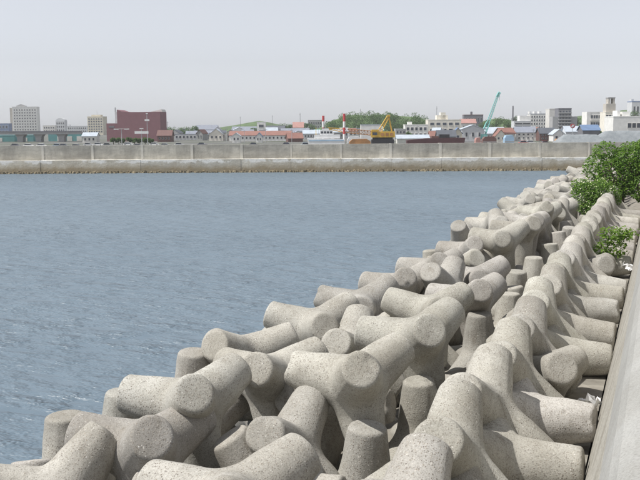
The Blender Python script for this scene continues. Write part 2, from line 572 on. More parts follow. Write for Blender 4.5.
# ------------------------------------------------------------------ sea, seawall, mound under the blocks
def mat_water():
    m, nt, b = new_mat('sea_water')
    p = wpos(nt)
    c = ramp(nt, nz(nt, p, 0.035, 3, 0.5, (0.6, 1.6, 1)), [(0.3, (0.126, 0.172, 0.214)), (0.7, (0.150, 0.200, 0.244))])
    nt.links.new(c, b.inputs['Base Color'])
    b.inputs['Roughness'].default_value = 0.36
    b.inputs['IOR'].default_value = 1.333
    # wind ripples: crests lie across the view
    def rot(src, ang, sc):
        mp = N(nt, 'ShaderNodeMapping'); mp.inputs['Rotation'].default_value = (0, 0, ang); mp.inputs['Scale'].default_value = sc
        nt.links.new(src, mp.inputs['Vector']); return mp.outputs[0]
    q = rot(p, math.radians(-20), (0.55, 1.25, 1))
    h1 = ramp(nt, nz(nt, q, 1.25, 4, 0.6), [(0.42, (0, 0, 0)), (0.60, (0.35, 0.35, 0.35)), (0.78, (1, 1, 1))])
    h2 = nz(nt, rot(p, math.radians(14), (0.6, 1.2, 1)), 0.55, 3, 0.5)
    h3 = nz(nt, q, 6.5, 3, 0.5)
    b1 = N(nt, 'ShaderNodeBump'); b1.inputs['Strength'].default_value = 1.0; b1.inputs['Distance'].default_value = 0.36
    b2 = N(nt, 'ShaderNodeBump'); b2.inputs['Strength'].default_value = 1.0; b2.inputs['Distance'].default_value = 0.35
    b3 = N(nt, 'ShaderNodeBump'); b3.inputs['Strength'].default_value = 1.0; b3.inputs['Distance'].default_value = 0.008
    gust = ramp(nt, nz(nt, p, 0.05, 4, 0.6, (0.35, 1.3, 1)), [(0.3, (0.45, 0.45, 0.45)), (0.7, (1, 1, 1))])
    nt.links.new(gust, b1.inputs['Strength'])
    nt.links.new(h1, b1.inputs['Height']); nt.links.new(h2, b2.inputs['Height']); nt.links.new(h3, b3.inputs['Height'])
    nt.links.new(b2.outputs[0], b1.inputs['Normal']); nt.links.new(b1.outputs[0], b3.inputs['Normal'])
    nt.links.new(b3.outputs[0], b.inputs['Normal'])
    return m
sea = MB()
sea.v = [(-700, -120, 0), (60, -120, 0), (60, 140, 0), (-700, 140, 0)]; sea.f = [(0, 1, 2, 3)]
tag(sea.build('sea', mat_water()), kind='structure')

def mat_wall():
    m, nt, b = new_mat('seawall_concrete')
    p = wpos(nt)
    c = ramp(nt, nz(nt, p, 1.1, 7, 0.62), [(0.28, (0.30, 0.297, 0.28)), (0.5, (0.355, 0.352, 0.335)), (0.75, (0.41, 0.407, 0.39))])
    st = ramp(nt, nz(nt, p, 1.2, 6, 0.65, (1.5, 1.5, 0.25)), [(0.45, (0, 0, 0)), (0.75, (1, 1, 1))])
    c = mix(nt, c, (0.30, 0.285, 0.25), mix(nt, (0, 0, 0), st, 0.35))
    sp = ramp(nt, nz(nt, p, 60, 3, 0.6), [(0.3, (0.72, 0.71, 0.69)), (0.55, (1, 1, 1)), (0.75, (1.12, 1.12, 1.1))])
    c = mix(nt, c, sp, 0.8, 'MULTIPLY')
    nt.links.new(c, b.inputs['Base Color'])
    b.inputs['Roughness'].default_value = 0.9
    b.inputs['Specular IOR Level'].default_value = 0.25
    bump(nt, b, nz(nt, p, 40, 6, 0.65), 0.4, 0.012)
    return m
M_WALL = mat_wall()
def mat_face():
    m, nt, b = new_mat('seawall_face_concrete')
    p = wpos(nt)
    c = ramp(nt, nz(nt, p, 1.6, 7, 0.66), [(0.28, (0.31, 0.29, 0.25)), (0.5, (0.41, 0.39, 0.345)), (0.75, (0.49, 0.47, 0.425))])
    st = ramp(nt, nz(nt, p, 1.5, 6, 0.65, (0.3, 2.2, 0.3)), [(0.48, (0, 0, 0)), (0.7, (1, 1, 1))])
    c = mix(nt, c, (0.22, 0.195, 0.15), mix(nt, (0, 0, 0), st, 0.5))
    v = N(nt, 'ShaderNodeTexVoronoi'); v.inputs['Scale'].default_value = 40
    nt.links.new(p, v.inputs['Vector'])
    w_ = N(nt, 'ShaderNodeSeparateColor'); nt.links.new(v.outputs['Color'], w_.inputs[0])
    sp = ramp(nt, w_.outputs[0], [(0.0, (0.6, 0.58, 0.55)), (0.35, (0.95, 0.95, 0.95)), (1.0, (1.12, 1.12, 1.1))])
    c = mix(nt, c, sp, 0.85, 'MULTIPLY')
    nt.links.new(c, b.inputs['Base Color'])
    b.inputs['Roughness'].default_value = 0.95
    b.inputs['Specular IOR Level'].default_value = 0.2
    bump(nt, b, nz(nt, p, 30, 6, 0.7), 0.6, 0.02)
    return m
M_FACE = mat_face()
sw = empty('seawall', (-0.3, 0, 0))
tag(sw, 'long battered concrete seawall beside the straight row of tetrapods', 'wall')
for bay in range(13):                                      # cast in bays with narrow joints
    y0 = -6 + bay * 9.4; y1 = y0 + 9.375
    if bay < 3: y0, y1 = y0 + 0.0, y1
    face = [(-1.45, -1.2), (1.2, -1.2), (1.2, 3.80), (-0.225, 3.80)]
    poly = []
    # battered face with a rounded shoulder
    prof = [(-1.24, -1.2), (-0.67, 1.7), (-0.325, 3.18), (-0.265, 3.42), (-0.225, 3.56), (-0.17, 3.66), (-0.09, 3.72), (0.02, 3.75)]
    mb = MB()
    body = prof + [(1.6, 3.76), (1.6, -1.2)]
    mb.prism(list(reversed(body)), y0, y1)
    o = mb.build('wall_bay', M_WALL, sw)
    o.location = (0.3, 0, 0)
for o in sw.children:
    bm = bmesh.new(); bm.from_mesh(o.data); bmesh.ops.recalc_face_normals(bm, faces=bm.faces)
    for f in bm.faces:
        if f.normal.x < -0.85 and f.calc_center_median().z < 3.3: f.material_index = 1
    bm.to_mesh(o.data); bm.free(); o.data.materials.append(M_FACE)

def mat_rubble():
    m, nt, b = new_mat('core_stone')
    p = wpos(nt)
    v = N(nt, 'ShaderNodeTexVoronoi'); v.inputs['Scale'].default_value = 2.2
    nt.links.new(p, v.inputs['Vector'])
    c = ramp(nt, nz(nt, p, 3, 5), [(0.3, (0.17, 0.155, 0.13)), (0.7, (0.30, 0.28, 0.24))])
    nt.links.new(c, b.inputs['Base Color']); b.inputs['Roughness'].default_value = 0.95
    bump(nt, b, v.outputs['Distance'], 0.8, 0.2)
    return m
mb = MB()
xs = [-9.8, -9.0, -8.0, -7.0, -6.0, -5.0, -4.0, -3.0, -2.0, -1.3, -0.75]
ys = [-4 + 0.8 * k for k in range(138)]
for y in ys:
    for x in xs:
        z = -1.2 + (x + 8.2) * 0.46
        z += 0.22 * noise.noise(Vector((x * 1.3, y * 1.3, 0)))
        mb.v.append((x, y, min(z, 1.05 + (0.35 if x > -1.4 else 0))))
for j in range(len(ys) - 1):
    for i in range(len(xs) - 1):
        a = j * len(xs) + i
        mb.f.append((a, a + 1, a + 1 + len(xs), a + len(xs)))
tag(mb.build('rubble_mound', mat_rubble(), smooth=True), kind='structure')

# ------------------------------------------------------------------ far breakwater wall
def ray_pt(px, py, dist):
    """world point seen at photo pixel px,py (640x480) at a forward distance of dist metres"""
    return EYE + (FW + RT * ((px - 320) / 900.0) + UP * ((240 - py) / 900.0)) * dist
def on_z(px, py, z):
    d = FW + RT * ((px - 320) / 900.0) + UP * ((240 - py) / 900.0)
    return EYE + d * ((z - EYE.z) / d.z)

def mat_breakwater(name, base, dark, streak, tide=False):
    m, nt, b = new_mat(name)
    p = wpos(nt)
    oi = N(nt, 'ShaderNodeObjectInfo')
    c = ramp(nt, nz(nt, p, 0.9, 6, 0.65), [(0.3, [x * 0.82 for x in base]), (0.7, [min(1, x * 1.12) for x in base])])
    st = ramp(nt, nz(nt, p, 0.7, 6, 0.7, (1, 1, 0.22)), [(0.42, (0, 0, 0)), (0.66, (1, 1, 1))])
    c = mix(nt, c, dark, mix(nt, (0, 0, 0), st, streak))
    mo = ramp(nt, nz(nt, p, 0.5, 7, 0.72, (0.45, 0.45, 1.6)), [(0.40, (0, 0, 0)), (0.62, (1, 1, 1))])
    c = mix(nt, c, [x * 0.8 for x in dark], mix(nt, (0, 0, 0), mo, streak * 0.8))
    r = ramp(nt, oi.outputs['Random'], [(0, (0.84, 0.84, 0.84)), (1, (1.1, 1.09, 1.06))])
    c = mix(nt, c, r, 1.0, 'MULTIPLY')
    if tide:                                   # salt crust above, weed stain below
        sx = N(nt, 'ShaderNodeSeparateXYZ'); nt.links.new(p, sx.inputs[0])
        mr = N(nt, 'ShaderNodeMath', operation='MULTIPLY_ADD'); nt.links.new(nz(nt, p, 0.8, 6, 0.7), mr.inputs[0]); mr.inputs[1].default_value = 1.3; nt.links.new(sx.outputs[2], mr.inputs[2])
        dv = N(nt, 'ShaderNodeMath', operation='DIVIDE'); nt.links.new(mr.outputs[0], dv.inputs[0]); dv.inputs[1].default_value = 3.0
        low = ramp(nt, dv.outputs[0], [(0.36, (1, 1, 1)), (0.55, (0, 0, 0))])
        c = mix(nt, c, (0.33, 0.265, 0.165), mix(nt, (0, 0, 0), low, 0.85))
        cr = ramp(nt, dv.outputs[0], [(0.60, (0, 0, 0)), (0.66, (1, 1, 1)), (0.74, (1, 1, 1)), (0.80, (0.2, 0.2, 0.2))])
        sp = ramp(nt, nz(nt, p, 0.55, 5, 0.6), [(0.40, (0, 0, 0)), (0.50, (1, 1, 1))])
        c = mix(nt, c, (0.86, 0.84, 0.79), mix(nt, cr, sp, 1.0, 'MULTIPLY'))
    nt.links.new(c, b.inputs['Base Color'])
    b.inputs['Roughness'].default_value = 0.95
    bump(nt, b, nz(nt, p, 5, 5), 0.5, 0.05)
    return m
M_BWU = mat_breakwater('breakwater_upper', (0.50, 0.48, 0.43), (0.26, 0.25, 0.225), 0.75)
M_BWL = mat_breakwater('breakwater_lower', (0.70, 0.665, 0.575), (0.46, 0.40, 0.31), 0.45, True)
M_BWJ = mat_plain('breakwater_joint', (0.50, 0.48, 0.43), 0.95, 0.15, 0.9)
M_WEED = mat_plain('weedy_stone', (0.20, 0.165, 0.105), 0.9, 0.5, 0.8)

PA = on_z(-60, 173.9, 0); PB = on_z(700, 169.2, 0)
AX = (PB - PA); WLEN = AX.length; AX.normalize()
bw = empty('breakwater', PA, math.atan2(AX.y, AX.x))
tag(bw, 'long grey concrete breakwater wall across the far side of the water', 'breakwater')
# ledge blocks and upper wall panels, each a casting of its own, with pale joint ribs
step = 6.35
nb = int(WLEN / step) + 1
rp = random.Random(3)
for k in range(nb):
    x0 = k * step; x1 = x0 + step
    mb = MB().box(x0 + 0.008, x1 - 0.008, rp.uniform(-0.02, 0.02), 2.2, -1.5, 1.62 + rp.uniform(-0.04, 0.04))
    mb.build('ledge_block', M_BWL, bw)
    top = 3.42 + rp.uniform(-0.03, 0.03)
    rw_ = 0.10 + 0.09 * rp.random()
    mb = MB().box(x0 + 0.1, x1 - 0.1, 1.35 + rp.uniform(-0.02, 0.02), 2.25, 1.62, top)
    mb.build('wall_panel', M_BWU, bw)
    mb = MB().box(x0 - rw_, x0 + rw_, 1.315, 2.30, 1.62, top + 0.02)
    mb.build('joint_rib', M_BWJ, bw)
M_LIP = mat_breakwater('breakwater_coping', (0.50, 0.475, 0.42), (0.3, 0.28, 0.24), 0.4)
# rough stones along the foot
mb = MB(); rs = random.Random(8)
x = 0
while x < WLEN:
    sz = rs.uniform(0.15, 0.45)
    for q in range(2):
        cx, cy, cz = x + rs.uniform(-0.3, 0.3), rs.uniform(-1.5, -0.1), rs.uniform(-0.08, 0.1)
        b = len(mb.v); pts = []
        for zz in (-1, 1):
            for kk in range(5):
                a = kk * 1.2566 + rs.uniform(-0.3, 0.3)
                r_ = sz * rs.uniform(0.6, 1.0) * (1 if zz < 0 else 0.65)
                pts.append((cx + r_ * math.cos(a), cy + r_ * math.sin(a), cz + zz * sz * rs.uniform(0.35, 0.6)))
        mb.v += pts
        mb.f += [(b + i, b + (i + 1) % 5, b + 5 + (i + 1) % 5, b + 5 + i) for i in range(5)] + [tuple(b + 5 + i for i in range(5))]
    x += sz * rs.uniform(0.5, 1.1)
o = mb.build('foot_stones', M_WEED, bw)
tag(o, kind='stuff')

# land behind the wall
def to_bw(px, d, z): return ray_pt(px, 130, d)
GZ = 1.2
NV = Vector((-AX.y, AX.x, 0))
def mat_ground():
    m, nt, b = new_mat('quay_ground')
    p = wpos(nt)
    c = ramp(nt, nz(nt, p, 0.05, 5), [(0.35, (0.10, 0.10, 0.095)), (0.5, (0.15, 0.15, 0.14)), (0.62, (0.07, 0.085, 0.05))])
    nt.links.new(c, b.inputs['Base Color']); b.inputs['Roughness'].default_value = 0.95
    return m
mb = MB()
q0 = PA - AX * 900 + NV * 2.2; q1 = PA + AX * 1500 + NV * 2.2
pts = [q0, q1, q1 + NV * 1250, q0 + NV * 1250]
b0 = [(p.x, p.y, GZ) for p in pts]
mb.v = b0 + [(p.x, p.y, -2) for p in pts]
mb.f = [(0, 1, 2, 3), (0, 4, 5, 1)]
tag(mb.build('ground', mat_ground()), kind='structure')
# land behind the seawall, right of the camera
mb = MB()
mb.v = [(1.6, -30, 2.6), (400, -30, 2.6), (400, 119, 2.6), (1.6, 119, 2.6), (1.6, -30, -2), (1.6, 119, -2), (400, 119, -2)]
mb.f = [(0, 1, 2, 3), (0, 3, 5, 4), (3, 2, 6, 5)]
tag(mb.build('backshore_ground', bpy.data.materials['quay_ground']), kind='structure')

# ------------------------------------------------------------------ town behind the breakwater
def paint(name, col, rough=0.75, var=0.10, scale=0.8):
    return mat_plain(name, col, rough, var, scale)
def mat_glass(name, col):
    m, nt, b = new_mat(name)
    oi = N(nt, 'ShaderNodeObjectInfo')
    c = ramp(nt, oi.outputs['Random'], [(0, [x * 0.7 for x in col]), (1, [x * 1.5 for x in col])])
    nt.links.new(c, b.inputs['Base Color'])
    b.inputs['Roughness'].default_value = 0.12
    return m
MW = {
    'white': paint('white_render', (0.78, 0.77, 0.74)), 'offwhite': paint('offwhite_render', (0.68, 0.66, 0.62)),
    'cream': paint('cream_render', (0.62, 0.57, 0.46)), 'lcream': paint('light_cream_render', (0.76, 0.72, 0.63)), 'beige': paint('beige_tile', (0.50, 0.47, 0.42)),
    'grey': paint('grey_concrete', (0.36, 0.36, 0.36)), 'pale': paint('pale_grey_render', (0.60, 0.61, 0.62)), 'dgrey': paint('dark_grey_wall', (0.17, 0.17, 0.19)),
    'maroon': paint('maroon_tile', (0.225, 0.108, 0.122), 0.8, 0.06), 'blue': paint('blue_grey_wall', (0.20, 0.26, 0.40)),
    'teal': paint('teal_sheet', (0.13, 0.33, 0.335)), 'tealroof': paint('pale_teal_sheet', (0.28, 0.50, 0.50)),
    'redroof': paint('red_tile_roof', (0.27, 0.135, 0.11)), 'salmon': paint('salmon_roof', (0.44, 0.24, 0.21)), 'brown': paint('brown_wall', (0.16, 0.085, 0.075)),
    'greyroof': paint('grey_slate_roof', (0.24, 0.26, 0.31)), 'blueroof': paint('bright_blue_roof', (0.14, 0.21, 0.34)), 'dkroof': paint('dark_tile_roof', (0.10, 0.11, 0.13)), 'lroof': paint('light_metal_roof', (0.45, 0.50, 0.56)),
    'yellow': paint('crane_yellow', (0.66, 0.42, 0.06), 0.5), 'orange': paint('rusty_orange', (0.42, 0.21, 0.08), 0.7, 0.3), 'tcrane': paint('crane_teal', (0.20, 0.50, 0.47), 0.5),
    'red': paint('signal_red', (0.52, 0.07, 0.075), 0.5), 'paintwhite': paint('gloss_white', (0.82, 0.82, 0.82), 0.4), 'black': paint('black_steel', (0.03, 0.03, 0.035), 0.6),
    'steel': paint('galvanised_steel', (0.42, 0.43, 0.44), 0.5), 'lblue': paint('light_blue_paint', (0.34, 0.50, 0.66), 0.5), 'gravel': None, 'hull': paint('dark_hull', (0.09, 0.035, 0.04), 0.6),
    'glass': mat_glass('window_glass', (0.055, 0.065, 0.085)), 'tyre': paint('tyre_rubber', (0.02, 0.02, 0.02), 0.9),
}
RZ = math.atan2(RT.y, RT.x)
def base(px, d):
    p = ray_pt(px, 130, d)
    return Vector((p.x, p.y, GZ))
def ztop(px, py, d): return ray_pt(px, py, d).z - GZ
def width(px0, px1, d): return (px1 - px0) / 900.0 * d

def windows(root, x0, x1, y, rows, cols, zlo, zhi, fw=0.55, fh=0.5, mat='glass', pane_mesh=None):
    """a grid of windows set into the front face at local y; every window is a part of its own"""
    cw = (x1 - x0) / cols; rh = (zhi - zlo) / rows
    mb = MB()
    hw, hh = cw * fw / 2, rh * fh / 2
    mb.box(-hw, hw, -0.06, 0.05, -hh, hh)
    me = mb.mesh('window'); me.materials.append(MW[mat])
    t = min(hw, hh) * 0.16
    fm = MB().box(-hw - t, hw + t, -0.08, 0.03, hh, hh + t).box(-hw - t, hw + t, -0.10, 0.03, -hh - t, -hh).box(-hw - t, -hw, -0.08, 0.03, -hh, hh).box(hw, hw + t, -0.08, 0.03, -hh, hh)
    fr = fm.mesh('frame'); fr.materials.append(MW['offwhite'])
    for r in range(rows):
        for c in range(cols):
            o = link('window', me, None, root)
            o.location = (x0 + (c + 0.5) * cw, y, zlo + (r + 0.5) * rh)
            link('frame', fr, None, o)

def block(name, label, px0, px1, py, d, mat, rows=0, cols=0, depth=6.0, yaw=0.0, parapet=None, cat='building', fw=0.55, fh=0.5, roofbox=None, side=None, zlo=0.12, group=None):
    w = width(px0, px1, d); h = ztop((px0 + px1) / 2, py, d)
    r = empty(name, base((px0 + px1) / 2, d), RZ + math.radians(yaw))
    tag(r, label, cat, group)
    MB().box(-w / 2, w / 2, 0, depth, 0, h).build('wall', MW[mat], r)
    t = max(0.25, h * 0.03)
    MB().box(-w / 2 - 0.05, w / 2 + 0.05, -0.05, depth + 0.05, h, h + t).build('roof', MW[parapet or mat], r)
    if rows: windows(r, -w / 2 * 0.94, w / 2 * 0.94, 0, rows, cols, h * zlo, h * 0.96, fw, fh)
    if roofbox:
        for (a, b_, hh) in roofbox:
            MB().box(-w / 2 + a * w, -w / 2 + b_ * w, depth * 0.25, depth * 0.75, h + t, h + t + hh).build('roof_house', MW[mat], r)
    return r, w, h

def house(name, label, px0, px1, py_eave, py_ridge, d, mat, roof, gable='side', yaw=0.0, depth=5.0, rows=1, cols=2, cat='house', group=None, fw=0.4, fh=0.4):
    w = width(px0, px1, d); he = ztop((px0 + px1) / 2, py_eave, d); hr = ztop((px0 + px1) / 2, py_ridge, d)
    r = empty(name, base((px0 + px1) / 2, d), RZ + math.radians(yaw))
    tag(r, label, cat, group)
    ov = 0.25; th = 0.14
    if gable == 'front':
        MB().prism([(-w / 2, 0), (w / 2, 0), (w / 2, he), (0, hr), (-w / 2, he)], 0, depth).build('wall', MW[mat], r)
        k = (hr - he) / (w / 2)
        for s in (-1, 1):
            e = s * (w / 2 + ov)
            poly = [(0, hr + 0.01), (e, he - k * ov + 0.01), (e, he - k * ov + th), (0, hr + th)]
            if s > 0: poly = poly
            MB().prism(poly if s < 0 else list(reversed(poly)), -ov, depth + ov).build('roof_slope', MW[roof], r)
    else:
        MB().prism_x([(0, 0), (depth, 0), (depth, he), (depth / 2, hr), (0, he)], -w / 2, w / 2).build('wall', MW[mat], r)
        k = (hr - he) / (depth / 2)
        for s in (-1, 1):
            yc = depth / 2
            e = yc + s * (depth / 2 + ov)
            poly = [(yc, hr + 0.01), (e, he - k * ov + 0.01), (e, he - k * ov + th), (yc, hr + th)]
            MB().prism_x(poly if s > 0 else list(reversed(poly)), -w / 2 - ov, w / 2 + ov).build('roof_slope', MW[roof], r)
    if rows: windows(r, -w / 2 * 0.88, w / 2 * 0.88, 0, rows, cols, he * 0.15, he * 0.97, fw, fh)
    return r, w, he

# --- left: apartment slab, towers, viaduct
r, w, h = block('apartment_block', 'tall white apartment slab with a small grey penthouse behind the viaduct', 13.5, 37.5, 107.5, 620, 'white', 9, 9, 9, 6, fw=0.45, fh=0.42, zlo=0.05)
MB().box(-w / 2 - 1.9, -w / 2 - 0.02, 1.2, 8.5, 0, h - 0.3).build('stair_wing', MW['beige'], r)
MB().prism([(-w * 0.36, h + 0.4), (w * 0.02, h + 0.4), (w * 0.02, h + 1.2), (-w * 0.17, h + 2.3), (-w * 0.36, h + 1.2)], 2, 6).build('penthouse', MW['grey'], r)
block('office_block', 'low blue-grey office block beside the white apartment slab', -12, 9, 123.8, 560, 'blue', 2, 6, 6)
r, w, h = block('far_hall', 'pale far hall with a rounded roof on the horizon', 56, 65, 121, 820, 'pale', 3, 4, 8)
mb = MB(); mb.prism([(w / 2 * math.cos(a * math.pi / 10), h + 0.3 + 2.2 * math.sin(a * math.pi / 10)) for a in range(11)], 0.5, 7.5); mb.build('vault_roof', MW['pale'], r)
block('far_terrace', 'long pale row building on the horizon left of the cream tower', 67, 87, 126.3, 760, 'pale', 2, 10, 6, roofbox=[(0.05, 0.12, 1.2)])
block('far_office', 'small pale office on the horizon beside the apartment slab', 43, 55, 125.6, 800, 'offwhite', 2, 5, 6)
r, w, h = block('office_tower', 'beige office tower with a roof mast and rows of windows', 87.5, 103.5, 117, 600, 'cream', 6, 6, 8, -6, roofbox=[(0.2, 0.8, 1.1)], fw=0.6)
MB().tube((0, 4, h + 1.2), (0, 4, h + 4.6), 0.12, 0.05, 6).build('mast', MW['steel'], r)

vd = empty('viaduct', base(20, 300), RZ)
tag(vd, 'grey elevated road viaduct on hammerhead piers left of the maroon hall', 'viaduct')
hv = ztop(20, 131.2, 300); hb = ztop(20, 134.6, 300)
MB().box(width(20, -70, 300), width(20, 81, 300), 0, 5, hb, hv - 0.35).build('deck', MW['grey'], vd)
MB().box(width(20, -70, 300), width(20, 81, 300), -0.15, 0.05, hv - 0.35, hv).build('parapet', MW['dgrey'], vd)
for pxp in (-12, 18.5, 37, 60):
    xp = width(20, pxp, 300)
    MB().prism([(xp - 0.9, 0), (xp + 0.9, 0), (xp + 1.0, hb - 0.9), (xp + 1.6, hb), (xp - 1.6, hb), (xp - 1.0, hb - 0.9)], 1.0, 4.0).build('pier', MW['grey'], vd)
for k, (a, b_, y, d, mt, lab) in enumerate([
        (-6, 14, 135.6, 312, 'teal', 'small teal sheet shed under the viaduct with a white car beside it'),
        (23, 33, 135.4, 312, 'teal', 'teal sheet shed between the two viaduct piers'),
        (48, 84, 133.4, 314, 'teal', 'long teal sheet warehouse at the end of the viaduct')]):
    r, w, h = block('warehouse', lab, a, b_, y, d, mt, 0, 0, 4, parapet='tealroof', cat='shed')
    for q in range(3 if k == 2 else 1):
        xq = -w / 2 + w * (0.25 + 0.27 * q)
        MB().box(xq, xq + w * 0.14, -0.07, 0.04, 0.05, h * 0.62).build('shutter_door', MW['offwhite'], r)
house('house', 'pale little house with a grey roof beside the long teal warehouse', 82, 96, 136.2, 132.8, 270, 'offwhite', 'lroof', 'side', 0, 4, 1, 3)

# --- maroon hall with a swooping roofline
d = 300; x0 = width(133, 117.2, d); x1 = width(133, 160.8, d)
hall = empty('civic_hall', base(133, d), RZ + math.radians(-4))
tag(hall, 'large windowless maroon hall with a concave swooping roofline', 'hall')
zt = [ztop(133, y, d) for y in (109.6, 111.3, 112.0, 112.1, 112.0, 111.9)]
xs_ = [x0, x0 + (x1 - x0) * 0.1, x0 + (x1 - x0) * 0.3, x0 + (x1 - x0) * 0.5, x0 + (x1 - x0) * 0.8, x1]
MB().prism([(x0, 0), (x1, 0)] + [(a, b_) for a, b_ in reversed(list(zip(xs_, zt)))], 0, 9).build('wall', MW['maroon'], hall)
MB().prism([(x1 - 4.2, zt[4] + 0.02), (x1 + 0.1, zt[5] + 0.02), (x1 - 0.3, ztop(133, 109.4, d)), (x1 - 1.6, ztop(133, 110.2, d))], 3, 8.5).build('roof_fin', MW['offwhite'], hall)
wl = width(133, 105.5, d); MB().box(wl, x0, 0.6, 8, 0, ztop(133, 123.2, d)).build('side_wing', MW['maroon'], hall)
MB().box(wl + 0.8, x0 - 1.2, 0.53, 0.62, ztop(133, 127.6, d), ztop(133, 125.8, d)).build('window_strip', MW['dgrey'], hall)
MB().box(width(133, 114.3, d), x0 - 0.02, 1.0, 2.5, ztop(133, 123, d), ztop(133, 111.5, d)).build('stair_shaft', MW['pale'], hall)
MB().box(width(133, 114.0, d), width(133, 115.0, d), 1.2, 1.5, ztop(133, 123, d), ztop(133, 107.3, d)).build('mast', MW['steel'], hall)
house('annex', 'low brown annex with a hipped roof at the right end of the maroon hall', 157, 171, 135.6, 130.5, 285, 'brown', 'brown', 'side', 0, 5, 1, 4)

def lamp(px, py0, d, label, heads):
    h = ztop(px, py0, d)
    r = empty('light_pole', base(px, d), RZ); tag(r, label, 'street light')
    MB().tube((0, 0, 0), (0, 0, h), 0.11, 0.07, 8).build('pole', MW['steel'], r)
    for (dx, dz, ww, hh) in heads:
        MB().box(dx - ww / 2, dx + ww / 2, -0.2, 0.2, h + dz - hh, h + dz).build('lamp_head', MW['paintwhite'], r)
    return r
lamp(121.5, 128.6, 230, 'double-headed light pole in front of the maroon hall left half', [(-1.35, 0, 1.2, 0.25), (1.35, 0, 1.2, 0.25), (0, -0.02, 3.2, 0.08)])
lamp(141.5, 128.2, 225, 'light pole carrying a wide white board in front of the hedge', [(0.0, -0.75, 3.4, 0.62), (0, 0, 0.9, 0.2)])
lamp(147.3, 113.2, 240, 'tall pole with a white disc halfway in front of the maroon hall', [(0, -1.6, 1.2, 0.5), (0, 0, 0.5, 0.2)])

# --- middle: low houses and sheds
block('house_row', 'grey terrace with dark ground floor left of the cream houses', 174, 197, 134.6, 330, 'pale', 1, 6, 4, parapet='greyroof', cat='house')
house('house', 'grey house with a wide blue-grey roof among the trees', 196, 217, 129.6, 125.2, 430, 'grey', 'greyroof', 'side', 0, 6, 1, 5)
house('house', 'dark-roofed house behind the pale house with the steep gable', 186, 208, 134.5, 131.2, 340, 'grey', 'greyroof', 'side', 5, 5, 1, 5)
house('house', 'pale cream house with a steep front gable left of the long red roof', 209, 223, 134.2, 129.0, 300, 'lcream', 'lroof', 'front', 0, 5, 1, 3)
house('house', 'little white house with a pointed roof behind the cream gable', 214, 221, 130, 127.0, 420, 'white', 'greyroof', 'front', 0, 4, 1, 2)
house('long_shed', 'long white shed under a red tiled roof', 229, 291, 135.2, 131.3, 290, 'white', 'redroof', 'side', -3, 5, 1, 14, cat='shed')
house('house', 'white gabled porch house in front of the long red roof', 232, 240, 136.0, 133.2, 262, 'white', 'lroof', 'front', 0, 3, 1, 2)
house('house', 'blue-roofed pale house at the end of the long red roof', 256, 262, 136.4, 133.0, 262, 'white', 'blueroof', 'front', 0, 3, 1, 2)
block('school_tower', 'white square stair tower with an open top above the red roof', 257, 265.5, 122.4, 420, 'white', 2, 1, 5, fw=0.6, fh=0.45)
house('house', 'dark grey roofed house beside the white stair tower', 266, 284, 129.6, 125.8, 410, 'pale', 'dkroof', 'side', -6, 6, 1, 5)
house('house', 'long low grey-roofed hall behind the long red roof', 281, 309, 131.5, 128.6, 400, 'grey', 'greyroof', 'side', 0, 6, 1, 6)
house('house', 'white house with a pink hipped roof in the trees', 293, 303.5, 127.4, 122.2, 460, 'white', 'salmon', 'side', 0, 5, 1, 3)
house('house', 'rust-red gabled shed in front of the quay lorries', 288, 303, 138.2, 133.2, 270, 'brown', 'redroof', 'side', 12, 4, 0)
house('house', 'grey roof of a low house below the green hill', 232, 256, 129.8, 126.8, 430, 'pale', 'greyroof', 'side', 0, 6, 1, 6)
block('far_flats', 'grey far flats above the trees left of the striped chimneys', 308, 322, 120.4, 520, 'grey', 3, 6, 6)
house('house', 'yellow-roofed quay shed beside the first striped pole', 303, 322, 133.6, 130.4, 330, 'pale', 'lroof', 'side', 0, 5, 1, 6)

# --- striped signal poles
for pxp, y0, y1, lab in ((323.3, 115.8, 134, 'shorter red and white striped pole rising from the white work boat'), (344.2, 113.6, 140, 'taller red and white striped pole between work boat and yellow crane')):
    d = 190
    r = empty('striped_pole', base(pxp, d), RZ); tag(r, lab, 'pole')
    zs = [0, ztop(pxp, 134, d), ztop(pxp, 127.5, d), ztop(pxp, 121.5, d), ztop(pxp, y0, d)]
    for q in range(4):
        MB().tube((0, 0, zs[q]), (0, 0, zs[q + 1]), 0.27, None, 12).build('band', MW['red' if q % 2 else 'paintwhite'], r)

# --- white work boat moored behind the wall
wb = empty('work_boat', base(326, 180), RZ); tag(wb, 'white work boat with a stacked wheelhouse behind the breakwater', 'boat')
u = 180 / 900.0
def bz(py): return ztop(326, py, 180)
MB().prism([(-16 * u, -0.6), (16 * u, -0.6), (19 * u, bz(139.5)), (-19 * u, bz(138.5))], 0, 3.2).build('hull', MW['paintwhite'], wb)
MB().box(-17.5 * u, 17.5 * u, -0.05, 0.0, bz(141.2), bz(140.0)).build('rubbing_strake', MW['lblue'], wb)
MB().box(-12 * u, 14 * u, 0.4, 2.8, bz(138.5), bz(134.8)).build('deckhouse', MW['paintwhite'], wb)
MB().box(-6 * u, 7 * u, 0.6, 2.6, bz(134.8), bz(130.2)).build('wheelhouse', MW['paintwhite'], wb)
for q in range(4):
    MB().box((-5 + q * 3.0) * u, (-3 + q * 3.0) * u, 0.55, 0.62, bz(133.4), bz(131.4)).build('window', MW['glass'], wb)
MB().box(-4 * u, 3 * u, 0.9, 2.2, bz(130.2), bz(128.4)).build('flying_bridge', MW['pale'], wb)
MB().tube((0, 1.5, bz(128.4)), (0, 1.5, bz(122.5)), 0.06, 0.04, 6).build('mast', MW['steel'], wb)
MB().tube((-10 * u, 1.5, bz(134.8)), (-10 * u, 1.5, bz(127.5)), 0.07, 0.05, 6).build('derrick', MW['yellow'], wb)

